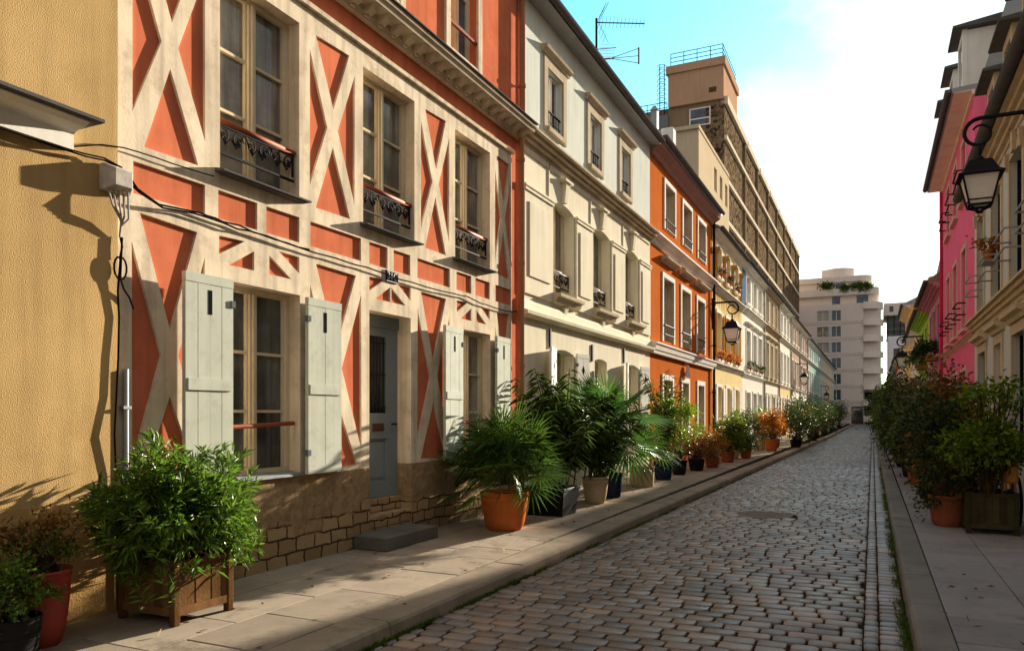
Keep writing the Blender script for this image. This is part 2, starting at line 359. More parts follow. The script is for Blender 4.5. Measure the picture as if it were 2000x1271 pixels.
def body(mb,x,dr,y0,y1,z0,z1,depth=6.):
    e=.002; xb=x-dr*depth; a=y0+e;b=y1-e
    mb.add([(x,a,z0),(xb,a,z0),(xb,a,z1),(x,a,z1),(x,b,z0),(xb,b,z0),(xb,b,z1),(x,b,z1)],[(0,1,2,3),(5,4,7,6),(1,5,6,2)])
def roof(house,x,dr,y0,y1,z,over=.32,ridge=1.7,depth=6.,m=None,gut=True):
    m_=MB(); xo=x+dr*over; xm=x-dr*depth/2; xe=x-dr*depth
    pr=[(xo,z-.02),(xo,z+.08),(xm,z+ridge),(xe,z+.08),(xe,z-.02)]
    m_.profile_y(pr,y0+.004,y1-.004)
    r=m_.build('roof',m or zinc,house)
    if gut:
        g=MB(); n=8; prof=[]
        for i in range(n+1):
            a=math.pi+math.pi*i/n; prof.append((xo+dr*.06+.07*math.cos(a),z+.07+.08*math.sin(a)))
        prof+= [(xo+dr*.06+.055,z+.072),(xo+dr*.06-.055,z+.072)]
        g.profile_y(prof,y0+.01,y1-.01); g.build('gutter',lead,house)
    return r
def cornice(house,x,dr,y0,y1,z0,z1,p,m,name='cornice',steps=3):
    c=MB(); e=.003
    prof=[(x-dr*.02,z0)]
    for i in range(steps):
        f0=i/steps; f1=(i+1)/steps
        prof+= [(x+dr*p*(f0*.85+.12),z0+(z1-z0)*f0*.8),(x+dr*p*(f0*.85+.12),z0+(z1-z0)*f1*.8)]
    prof+= [(x+dr*p,z0+(z1-z0)*.8),(x+dr*p,z1-.012),(x-dr*.02,z1)]
    c.profile_y(prof,y0+e,y1-e); return c.build(name,m,house)
def pipe(house,x,y,z0,z1,m,r=.05,name='drainpipe'):
    p=MB(); p.tube([(x,y,z0),(x,y,z1)],r,10)
    z=z0+.6
    while z<z1: p.tube([(x,y,z-.03),(x,y,z+.03)],r+.012,10); p.box(x-.02,y-.012,z-.015,x-.085,y+.012,z+.015); z+=1.7
    return p.build(name,m,house,smooth=False)
G_H='painted terraced houses along the street'
exec_parts=[]
# ================================================================== HOUSE: half-timbered red
x=XL
def house_red():
    H=thing('house','red and cream half-timbered house with blue number plate and raised X-shaped braces','house',(x,7.76,PZ),G_H)
    W1=[(5.05,6.10),(7.18,8.27),(9.32,10.40)]
    G1=[(5.07,6.11),(9.41,10.41)]; DR=(7.30,8.18)
    wins=[rectp(a,3.84,b,5.67) for a,b in W1]+[rectp(a,1.022,b,2.87) for a,b in G1]+[rectp(DR[0],1.02,DR[1],2.87)]
    wdep=[.2]*3+[.2]*2+[.25]
    pan=[]
    def X(y0,y1,z0,z1,T):
        f=lambda p:(y0+(y1-y0)*p[0],z0+(z1-z0)*p[1])
        j=lambda p:(p[0]+random.uniform(-.01,.01),p[1]+random.uniform(-.012,.012))
        for poly in T: pan.append([f(j(p)) for p in poly])
    TU=[[(.13,1),(.513,.61),(.88,1)],[(0,.89),(0,.125),(.38,.5)],[(1,.90),(.61,.505),(1,.11)],[(.49,.39),(.13,0),(.89,0)]]
    TG=[[(.1,1),(.49,.6),(.89,1)],[(0,.9),(0,.1),(.39,.5)],[(1,.9),(.6,.5),(1,.1)],[(.49,.36),(.1,0.012),(.9,0.012)]]
    for a,b in ((4.16,4.88),(6.26,7.02),(8.43,9.15),(10.58,11.15)): X(a,b,3.83,5.68,TU)
    for a,b in ((4.15,4.88),(6.27,7.15),(8.34,9.16),(10.58,11.15)): X(a,b,1.022,3.25,TG)
    for a,b in ((4.16,4.88),(5.03,5.51),(5.63,6.10),(6.27,7.14),(7.30,7.67),(7.80,8.17),(8.34,9.17),(9.36,9.80),(9.93,10.39),(10.59,11.15)): pan.append(rectp(a,3.41,b,3.67))
    for a,b in ((5.04,6.10),(7.30,8.18),(9.37,10.39)):
        mr=lambda p:(a+b-p[0],p[1])
        for T in ([(a,3.26),(a,3.09),(a+.31,3.27)],[(a+.12,3.015),(a+.43,3.015),(a+.43,3.2)]):
            pan.append(T); pan.append([mr(p) for p in reversed(T)])
    holes=wins+pan
    m=MB(); sheet(m,x,1,(4.01,1.02,11.18,5.9),holes,wdep+[.026]*len(pan),{5:0}); m.build('timber_frame',cream,H)
    # infill panels behind the frame: one sheet with the same window openings
    m=MB(); 
    wh=[[(p[0]+(.004 if p[0]>sum(q[0] for q in h)/len(h) else -.004),p[1]+(.004 if p[1]>sum(q[1] for q in h)/len(h) else -.004)) for p in h] for h in wins]
    top=[rectp(a,6.78,b,8.3) for a,b in ((5.05,5.95),(7.05,7.92),(9.18,9.99))]
    wh2=[[(a,1.024 if bz<1.03 else bz) for a,bz in h] for h in wh]
    sheet(m,x-.026,1,(4.012,1.024,11.5,9.2),wh2+top,[.0]*6+[.16]*3)
    body(m,x-.026,1,4.012,11.5,PZ,9.2); m.build('infill',red,H)
    # plinth
    m=MB(); sheet(m,x+.012,1,(4.01,PZ-.02,11.5,1.018),[rectp(DR[0],.285,DR[1],1.018)],[.262],{0:2}); 
    for a,b in ((4.01,DR[0]),(DR[1],11.5)): m.add([(x+.012,a,1.018),(x+.012,b,1.018),(x-.03,b,1.018),(x-.03,a,1.018)],[(0,1,2,3)])
    m.build('stone_plinth',stone,H)
    # rail above the frame, with its lead lip
    m=MB(); m.profile_y([(x-.02,5.885),(x+.045,5.885),(x+.05,5.93),(x+.02,5.95),(x-.02,5.955)],4.012,11.2); m.build('rail_moulding',cream,H)
    # cornice with brackets
    m=MB(); m.profile_y([(x-.02,6.2),(x+.05,6.2),(x+.08,6.26),(x+.09,6.31),(x+.26,6.315),(x+.27,6.36),(x+.30,6.38),(x+.30,6.43),(x-.02,6.47)],4.012,11.52); c=m.build('cornice',moulding,H)
    y=4.2
    while y<11.4:
        m=MB(); m.profile_y([(x+.07,6.23),(x+.12,6.225),(x+.20,6.27),(x+.245,6.312),(x+.07,6.312)],y,y+.11); m.box(x+.07,y+.02,6.2,x+.10,y+.09,6.232); m.build('bracket',moulding,c); y+=.262
    m=MB(); m.box(x-.02,4.012,6.432,x+.33,11.53,6.448); m.build('lead_flashing',lead,c)
    # upper storey surrounds and windows
    for a,b in ((4.93,6.07),(6.93,8.05),(9.06,10.12)):
        i0,i1=a+.12,b-.12
        m=MB(); xs=x-.025
        m.box(xs,a,6.66,x+.015,i0,8.42); m.box(xs,i1,6.66,x+.015,b,8.42); m.box(xs,i0,6.66,x+.012,i1,6.78); m.box(xs,i0,8.3,x+.012,i1,8.42); m.build('window_surround',cream,H)
        window(H,x-.19,1,i0,i1,6.78,8.3,bars=2,fm=beige,gm=blueglass)
        m=MB(); m.tube([(x-.03,i0,7.17),(x-.03,i1,7.17)],.028,8); m.build('handrail',wood,H)
    for (a,b) in W1:
        window(H,x-.2,1,a,b,3.84,5.67,bars=2,gm=curtainglass)
        railing(H,x-.06,a+.02,b-.02,4.33)
        m=MB(); m.profile_y([(x-.19,3.885),(x+.085,3.845),(x+.085,3.815),(x-.0,3.81),(x-.19,3.81)],a-.0,b+.0)
        m.profile_y([(x+.001,3.86),(x+.11,3.838),(x+.11,3.822),(x+.001,3.822)],a-.06,b+.06); m.build('sill',lead,H)
    for (a,b) in G1:
        window(H,x-.2,1,a,b,1.022,2.87,bars=2,gm=curtainglass if a>8 else dimglass)
        m=MB(); m.profile_y([(x-.19,1.075),(x+.05,1.045),(x+.05,1.022),(x-.19,1.022)],a+.004,b-.004); m.box(x+.013,a-.05,1.02,x+.055,b+.6 if a<6 else b+.05,1.036); m.build('sill',zinc,H)
        m=MB(); m.tube([(x-.06,a,1.52),(x-.06,b-.03,1.555)],.022,8); m.build('safety_bar',wood,H)
    for yh,yf,so in ((5.07,4.55,-.005),(6.13,6.67,.0),(9.39,8.83,.045),(10.43,10.96,-.03)): shutter(H,yh,yf,1.03,2.85,x,so,off=.10 if yh<6 else .05 if yh<10 else .07)
    # door
    m=MB(); xd=x-.25; a,b=DR; a+=.003;b-=.003
    m.box(xd,a,.615,xd+.05,a+.25,2.72); m.box(xd,b-.25,.615,xd+.05,b,2.72); m.box(xd,a+.25,.615,xd+.05,b-.25,.80); m.box(xd,a+.25,1.36,xd+.05,b-.25,1.66); m.box(xd,a+.25,2.61,xd+.05,b-.25,2.72)
    m.box(xd,a+.25,.80,xd+.03,b-.25,1.36); m.box(xd+.03,a+.30,.86,xd+.042,b-.30,1.30)
    m.box(xd,a,2.722,xd+.075,b,2.868); m.box(xd+.05,a+.2,1.345,xd+.066,b-.2,1.375)
    d=m.build('door',doorblue,H)
    m=MB(); m.box(xd+.01,a+.252,1.662,xd+.02,b-.252,2.608); m.build('door_pane',glass,d)
    m=MB()
    for i in range(5): yy=a+.29+i*.07; m.tube([(xd+.045,yy,1.664),(xd+.045,yy,2.606)],.008,6)
    for zz in (1.74,2.14,2.53): m.tube([(xd+.045,a+.252,zz),(xd+.045,b-.252,zz)],.007,6)
    m.box(xd+.03,a+.252,1.664,xd+.036,b-.252,1.72); m.build('door_grille',iron,d)
    m=MB(); m.box(xd+.051,a+.32,1.44,xd+.062,a+.56,1.53); m.box(xd+.063,a+.34,1.46,xd+.068,a+.54,1.51); m.build('letter_plate',grill,d)
    m=MB(); m.tube([(xd+.05,b-.10,1.52),(xd+.11,b-.10,1.52)],.012,8); m.tube([(xd+.10,b-.10,1.52),(xd+.10,b-.2,1.52)],.01,8); m.build('handle',iron,d)
    m=MB(); m.box(xd-.01,a,.45,xd+.10,b,.612); m.box(xd-.01,a,.29,xd+.25,b,.445); m.build('door_sill',stone,H,bevel=.012)
    m=MB(); m.box(x+.013,4.72,.16,x+.02,5.0,.30)
    for i in range(12): m.box(x+.02,4.725+i*.0225,.165,x+.028,4.735+i*.0225,.295)
    m.build('vent_grille',grill,H)
    pipe(H,x+.09,11.36,.14,6.18,mat('pipe_paint',(.30,.14,.08),.6)); pipe(H,x+.07,11.44,6.49,9.1,MATS['pipe_paint'],name='drainpipe')
    roof(H,x-.026,1,4.012,11.5,9.2)
house_red()
# door step (a loose block on the pavement)
m=MB(); m.box(XL+.016,6.98,PZ,-4.86,8.08,.275); tag(m.build('door_step',mat('dark_stone',(.13,.125,.11),.75,.2,3,.3,70),bevel=.012),'dark stone step block below the grey-blue front door','step')
# number plate
t=thing('number_plate','small dark blue enamel house number plate reading 31C under the cable','sign',(XL+.03,7.745,3.33))
m=MB(); m.box(XL+.003,7.62,3.255,XL+.018,7.875,3.40); m.build('plate',mat('enamel_blue',(.02,.025,.05),.25,.05,bump=0),t,bevel=.004)
m=MB(); m.box(XL+.0185,7.625,3.385,XL+.021,7.87,3.395); m.box(XL+.0185,7.625,3.26,XL+.021,7.87,3.268); m.build('border',white,t)
cu=bpy.data.curves.new('num','FONT'); cu.body='31C'; cu.size=.15; cu.extrude=.0015; cu.align_x='CENTER'; cu.align_y='CENTER'
to=bpy.data.objects.new('numtmp',cu); col.objects.link(to); bpy.context.view_layer.update()
me=bpy.data.meshes.new_from_object(to.evaluated_get(bpy.context.evaluated_depsgraph_get())); bpy.data.objects.remove(to)
no=bpy.data.objects.new('numerals',me); col.objects.link(no); me.materials.clear(); me.materials.append(white); no.parent=t
no.matrix_local=Matrix.Translation((-.008,0,-.003))@Matrix(((0,0,1,0),(1,0,0,0),(0,1,0,0),(0,0,0,1)))@Matrix.Diagonal((.86,.86,1,1))
# ================================================================== YELLOW HOUSE (near left)
def house_yellow():
    xy=x+.03
    H=thing('house','ochre roughcast house at the left edge with a lead-capped white ledge','house',(x,0,PZ),G_H)
    m=MB(); y=-6.
    sheet(m,xy,1,(-6,1.0,4.0,9.6),[rectp(1.2,1.2,2.4,3.2),rectp(.4,4.6,1.5,6.4)],[.22,.22]); body(m,xy,1,-6,4.0,PZ-.02,9.6); m.build('wall',yellow,H)
    m=MB(); m.box(xy-.1,-6,PZ-.02,xy+.008,3.998,1.0); m.build('base_course',yellow2,H)
    window(H,xy-.2,1,1.2,2.4,1.2,3.2); window(H,xy-.2,1,.4,1.5,4.6,6.4)
    m=MB(); m.profile_y([(xy-.02,3.565),(xy+.06,3.565),(xy+.06,3.675),(xy+.075,3.69),(xy+.11,3.70),(xy+.19,3.71),(xy+.235,3.735),(xy+.235,3.745),(xy-.02,3.75)],.6,3.60); l=m.build('window_hood',white,H)
    m=MB(); m.box(xy-.02,.55,3.748,xy+.29,3.68,3.772); m.build('lead_cap',lead,l)
    roof(H,xy,1,-6,4.0,9.6)
house_yellow()
# junction box and cables
def wavy(a,b,n,amp,sag,xo=0,seed=0):
    r=random.Random(seed); a=Vector(a);b=Vector(b); out=[]
    for i in range(n+1):
        t=i/n; p=a.lerp(b,t); p.z-=sag*4*t*(1-t); p.z+=r.uniform(-amp,amp); p.x+=r.uniform(0,amp*.5); out.append(p)
    return out
t=thing('junction_box','weathered pale junction box on the wall joint with cables hanging below','junction box',(x+.03,3.955,3.36))
m=MB(); bx=x+.032; m.loft([[(bx,3.84,3.35),(bx,4.07,3.35),(bx,4.07,3.55),(bx,3.84,3.55)],[(bx+.05,3.84,3.35),(bx+.05,4.07,3.35),(bx+.05,4.07,3.55),(bx+.05,3.84,3.55)],[(bx+.13,3.88,3.385),(bx+.13,4.03,3.385),(bx+.13,4.03,3.515),(bx+.13,3.88,3.515)]]); m.build('casing',plastic,t,bevel=.006)
m=MB(); 
for q in ((3.87,3.375),(4.04,3.375),(3.87,3.525),(4.04,3.525)): m.tube([(bx+.05,q[0],q[1]),(bx+.085,q[0],q[1])],.009,8)
m.build('screw',metalgrey,t)
m=MB()
for i in range(5):
    y0=3.88+i*.035; m.tube([(bx+.05+.01*i,y0,3.36),(bx+.09,y0+.005,3.24-.02*i),(bx+.05,3.99,3.14-.01*i),(bx+.02,4.0,3.02)],.008,6)
m.build('lead_wire',greycable,t)
def cable(label,paths,mt=cablem,r=.009):
    m=MB()
    for p in paths: m.tube(p,r,6)
    return tag(m.build('cable',mt),label,'cable')
cable('black cable looping along the timber band from the junction box past the number plate',[
 [(bx+.06,4.07,3.48),(x+.10,4.12,3.42),(x+.06,4.35,3.36)]+wavy((x+.03,4.7,3.40),(x+.03,5.05,3.39),4,.008,0,seed=1)+wavy((x+.035,5.25,3.385),(x+.035,7.0,3.345),10,.008,.02,seed=2)+wavy((x+.035,7.2,3.35),(x+.035,9.4,3.335),12,.008,.03,seed=3)+wavy((x+.035,9.6,3.35),(x+.035,11.3,3.33),8,.008,.05,seed=4),
 [(bx+.06,4.07,3.44),(x+.09,4.15,3.40),(x+.05,4.4,3.345)]+wavy((x+.04,4.72,3.375),(x+.04,6.2,3.36),9,.01,.01,seed=5)])
cable('thin dark cable leaving the end of the white ledge and crossing the upper frame panel',[[(x+.06,3.62,3.60),(x+.05,3.85,3.69)]+wavy((x+.03,4.05,3.735),(x+.03,4.95,3.765),6,.006,.0,seed=7)],r=.006)
cable('pair of cables running under the white ledge and down to the junction box',[wavy((x+.10,.8,3.555),(x+.10,3.5,3.552),9,.008,0,seed=8)+[(x+.085,3.68,3.565),(x+.075,3.85,3.585),(bx+.06,3.99,3.55)],wavy((x+.085,1.2,3.553),(x+.085,3.4,3.55),8,.008,0,seed=9)+[(x+.08,3.7,3.55),(x+.07,3.86,3.57),(bx+.05,3.95,3.548)]],r=.007)
loop=[(x+.06,4.0+.055*math.sin(a),2.78+.09*math.cos(a)) for a in [i*.45 for i in range(15)]]
cable('loose bundle of black cables falling down the joint between yellow and red house',[
 [(x+.05,4.005,3.03),(x+.055,4.02,2.95),(x+.05,4.0,2.85)]+loop+[(x+.05,3.985,2.6),(x+.045,4.0,2.4),(x+.05,3.99,2.1),(x+.05,3.975,1.8),(x+.06,3.95,1.5),(x+.05,3.97,1.2),(x+.05,3.985,.8),(x+.05,3.985,.13)],
 [(x+.06,4.015,3.02),(x+.06,4.0,2.7),(x+.06,4.03,2.62),(x+.05,4.09,2.56),(x+.04,4.13,2.48)]],r=.008)
m=MB(); m.tube([(x+.035,4.065,PZ),(x+.035,4.065,2.0)],.022,10); 
for z in (.5,1.1,1.7): m.box(x+.013,4.03,z-.012,x+.06,4.1,z+.012)
tag(m.build('conduit',metalgrey,smooth=False),'slim grey metal conduit at the joint of the yellow and red houses','pipe')
# ================================================================== HOUSE: pale cream with grey-green upper storey
def house_cream():
    y0,y1=11.5,19.68
    H=thing('house','pale cream house with grey-green upper storey and arched windows beside the red one','house',(x,15.6,PZ),G_H)
    up=[(12.65,13.42),(14.92,15.66),(17.10,17.83)]; mid=[(12.95,14.02),(15.15,16.28),(17.45,18.55)]
    gr=[(12.97,14.02),(15.27,16.08),(17.53,18.58)]
    m=MB(); sheet(m,x,1,(y0+.003,6.42,y1-.003,8.75),[rectp(a,6.85,b,7.92) for a,b in up],[.15]*3); body(m,x,1,y0,y1,PZ-.02,8.75); m.build('upper_wall',greyrend,H)
    m=MB(); sheet(m,x,1,(y0+.003,PZ-.02,y1-.003,6.42),[archp(a,3.88,b,5.70,.16) for a,b in mid]+[archp(gr[0][0],.95,gr[0][1],2.92,.12),archp(gr[1][0],.3,gr[1][1],2.88,.1),archp(gr[2][0],.95,gr[2][1],2.9,.12)],[.26]*6); m.build('wall',creamH2,H)
    for a,b in up:
        window(H,x-.15,1,a,b,6.85,7.92,bars=0,fm=white,gm=blueglass,fw=.05)
        m=MB(); xs=x-.01
        m.box(xs,a-.16,6.76,x+.03,a,8.1); m.box(xs,b,6.76,x+.03,b+.16,8.1); m.box(xs,a,7.92,x+.027,b,8.1)
        m.box(xs,a-.02,6.76,x+.07,b+.02,6.846); m.build('window_surround',moulding,H)
        m=MB(); m.profile_y([(xs,8.102),(x+.05,8.102),(x+.06,8.14),(x+.12,8.17),(x+.135,8.215),(xs,8.24)],a-.26,b+.26); m.build('window_hood',moulding,H)
        m=MB(); m.tube([(x-.05,a,7.2),(x-.05,b,7.2)],.018,6); m.tube([(x-.05,a,7.02),(x-.05,b,7.02)],.008,6)
        for i in range(6): yy=a+.08+(b-a-.16)*i/5; m.tube([(x-.05,yy,6.9),(x-.05,yy,7.2)],.006,5)
        m.build('window_railing',iron,H)
    cornice(H,x,1,y0,y1,6.2,6.43,.28,moulding)
    for a,b in mid:
        window(H,x-.26,1,a,b,3.88,5.72,bars=0,fm=beige,gm=curtainglass)
        railing(H,x-.10,a+.03,b-.03,4.35,scroll=True,wm=white,n=2)
        m=MB(); m.profile_y([(x-.24,3.90),(x+.20,3.86),(x+.20,3.80),(x+.14,3.79),(x+.10,3.70),(x-.01,3.68),(x-.01,3.79),(x-.24,3.80)],a-.1,b+.1); s=m.build('sill',moulding,H)
        c=(a+b)/2; m=MB(); m.loft([[(x,c-.06,3.5),(x+.03,c-.06,3.5),(x+.03,c+.06,3.5),(x,c+.06,3.5)],[(x,c-.09,3.675),(x+.08,c-.09,3.675),(x+.08,c+.09,3.675),(x,c+.09,3.675)]]); m.build('bracket',creamH2,s)
        m=MB(); m.loft([[(x-.01,c-.07,5.66),(x+.05,c-.07,5.66),(x+.05,c+.07,5.66),(x-.01,c+.07,5.66)],[(x-.01,c-.10,6.03),(x+.10,c-.10,6.03),(x+.10,c+.10,6.03),(x-.01,c+.10,6.03)]]); m.box(x-.01,c-.2,6.032,x+.13,c+.2,6.075); m.build('keystone',creamH2,H)
    pil=[(11.62,12.88),(14.10,15.07),(16.36,17.37),(18.63,19.62)]
    for a,b in pil:
        m=MB(); m.box(x,a,3.7,x+.035,b,5.44); m.box(x+.035,a+.16,4.0,x+.058,b-.16,5.27); m.box(x,a-.01,5.442,x+.06,b+.01,5.50); m.box(x,a-.03,5.502,x+.075,b+.03,5.545); m.build('pilaster_panel',creamH2,H,bevel=.006)
    for a,b in ((11.62,12.70),(12.75,14.96),(15.01,17.23),(17.28,19.62)):
        c=(a+b)/2
        m=MB(); m.box(x,a,6.10,x+.025,b,6.19); m.build('frieze_block',creamH2,H)
    m=MB()
    for yy in (12.72,14.98,17.25): m.box(x,yy-.015,5.56,x+.022,yy+.015,6.095)
    m.build('rib',creamH2,H)
    m=MB(); m.profile_y([(x-.01,3.29),(x+.05,3.29),(x+.14,3.335),(x+.15,3.39),(x+.06,3.42),(x+.04,3.55),(x+.02,3.6),(x-.01,3.61)],y0+.003,y1-.003); m.build('string_course',creamH2,H)
    for i,(a,b) in enumerate(gr):
        if i==1:
            m=MB(); m.box(x-.26,a,.3,x-.20,b,2.9); d=m.build('door',beige,H); m=MB(); m.box(x-.199,a+.14,1.5,x-.19,b-.14,2.6); m.build('door_pane',glass,d); m=MB(); m.tube([(x-.2,b-.1,1.2),(x-.14,b-.1,1.2),(x-.14,b-.2,1.2)],.012,6); m.build('handle',iron,d)
        else: window(H,x-.26,1,a,b,.95,2.93,bars=2,gm=curtainglass)
    for yh,yf,so in ((12.95,12.42,.12),(14.05,14.6,.05),(17.50,17.03,.12),(18.61,19.2,.05)): shutter(H,yh,yf,.98,2.84,x,so,m_=white,slot='D')
    m=MB()
    for yy,zz in ((12.75,3.05),(15.05,2.95),(15.12,2.4),(17.3,3.05)): m.box(x,yy,zz-.2,x+.03,yy+.05,zz+.15)
    m.build('wall_bracket',iron,H)
    roof(H,x,1,y0,y1,8.75,over=.3)
house_cream()
# ================================================================== HOUSE: orange
def house_orange():
    y0,y1=19.68,28.3
    H=thing('house','bright orange house with white window frames and green shutters','house',(x,24,PZ),G_H)
    up=[(21.25,22.40),(23.5,24.7),(25.75,26.95)]; mid=[(21.05,22.25),(23.3,24.5),(25.6,26.8)]; gr=[(21.05,22.1),(23.4,24.25),(25.7,26.7)]
    m=MB(); sheet(m,x,1,(y0+.003,PZ-.02,y1-.003,8.9),[rectp(a,6.9,b,8.2) for a,b in up]+[rectp(a,3.72,b,5.5) for a,b in mid]+[rectp(gr[0][0],.9,gr[0][1],2.62),rectp(gr[1][0],.3,gr[1][1],2.6),rectp(gr[2][0],.9,gr[2][1],2.62)],[.24]*9); body(m,x,1,y0,y1,PZ-.02,8.9); m.build('wall',orange,H)
    def surround(a,b,z0,z1,w=.12):
        m=MB(); m.box(x-.235,a+.001,z0,x+.03,a+.02,z1-.021); m.box(x-.235,b-.02,z0,x+.03,b-.001,z1-.021); m.box(x-.235,a+.001,z1-.02,x+.03,b-.001,z1-.001); m.build('reveal',moulding,H); m=MB()  # beige reveal colour paints in the shade inside the window openings
        m.box(x,a-w,z0-.02,x+.035,a,z1); m.box(x,b,z0-.02,x+.035,b+w,z1); m.box(x,a-w,z1+.001,x+.035,b+w,z1+w); m.build('window_surround',white,H)
    for a,b in up: surround(a,b,6.9,8.2); window(H,x-.24,1,a+.02,b-.02,6.9,8.18,bars=1,fm=beige); 
    for a,b in mid:
        surround(a,b,3.72,5.5,.13); window(H,x-.24,1,a+.02,b-.02,3.72,5.48,bars=2,fm=beige)
        m=MB(); m.profile_y([(x,5.9),(x+.06,5.9),(x+.09,5.95),(x+.2,5.98),(x+.21,6.03),(x,6.06)],a-.25,b+.25); m.build('window_hood',moulding,H)
    for i,(a,b) in enumerate(gr):
        surround(a,b,.9 if i!=1 else .3,2.62,.15)
        if i==1:
            m=MB(); m.box(x-.24,a+.021,.3,x-.19,b-.021,2.6); d=m.build('door',beige,H); m=MB(); m.box(x-.188,a+.16,1.4,x-.184,b-.16,2.4); m.build('door_pane',glass,d)
            c=(a+b)/2; m=MB(); m.lathe([(.05,0),(.09,.1),(.05,.28),(.06,.32),(.02,.4)],(x+.08,c,2.78),10); m.build('finial',white,H)
        else: window(H,x-.24,1,a+.02,b-.02,.9,2.6,bars=2,fm=beige)
    gs=mat('dark_green_paint',(.015,.075,.045),.5)
    for a,b in (mid[0],mid[2]):
        m=MB(); 
        for i in range(14): zz=3.8+i*.12; m.box(x-.16,a+.03,zz,x-.13,a+.5,zz+.085)
        m.box(x-.165,a+.025,3.74,x-.125,a+.06,5.46); m.box(x-.165,a+.47,3.74,x-.125,a+.51,5.46); m.build('shutter',gs,H)
    for a,b in up+mid:
        z=7.15 if (a,b) in up else 4.15
        m=MB(); m.tube([(x+.03,a,z),(x+.05,a+.01,z),(x+.05,b-.01,z),(x+.03,b,z)],.022,6); m.tube([(x+.05,a+.01,z-.25),(x+.05,b-.01,z-.25)],.012,5)
        for i in range(5): yy=a+.1+(b-a-.2)*i/4; m.tube([(x+.05,yy,z-.25),(x+.05,yy,z)],.008,5)
        m.build('window_railing',iron,H)
    m=MB(); m.profile_y([(x-.01,6.2),(x+.06,6.22),(x+.08,6.33),(x+.1,6.35),(x+.2,6.4),(x+.24,6.42),(x+.24,6.47),(x+.12,6.5),(x+.13,6.56),(x-.01,6.6)],y0+.003,y1-.003); m.build('cornice',white,H)
    m=MB(); m.profile_y([(x-.01,3.27),(x+.10,3.27),(x+.12,3.36),(x+.14,3.37),(x+.17,3.5),(x+.2,3.52),(x+.2,3.56),(x-.01,3.6)],y0+.003,y1-.003); m.build('string_course',white,H)
    m=MB(); m.profile_y([(x-.01,8.55),(x+.08,8.55),(x+.12,8.65),(x+.28,8.75),(x+.3,8.88),(x-.01,8.9)],y0+.003,y1-.003); m.build('eaves_board',mat('purple_brown',(.30,.17,.14),.7),H)
    m=MB(); m.box(x+.003,y0+.01,PZ,x+.02,y1-.01,.75); m.build('plinth',mat('dull_red',(.30,.08,.04),.85),H)
    roof(H,x,1,y0,y1,8.9,over=.34)
    pipe(H,x+.09,28.15,.14,8.8,black,.045)
house_orange()
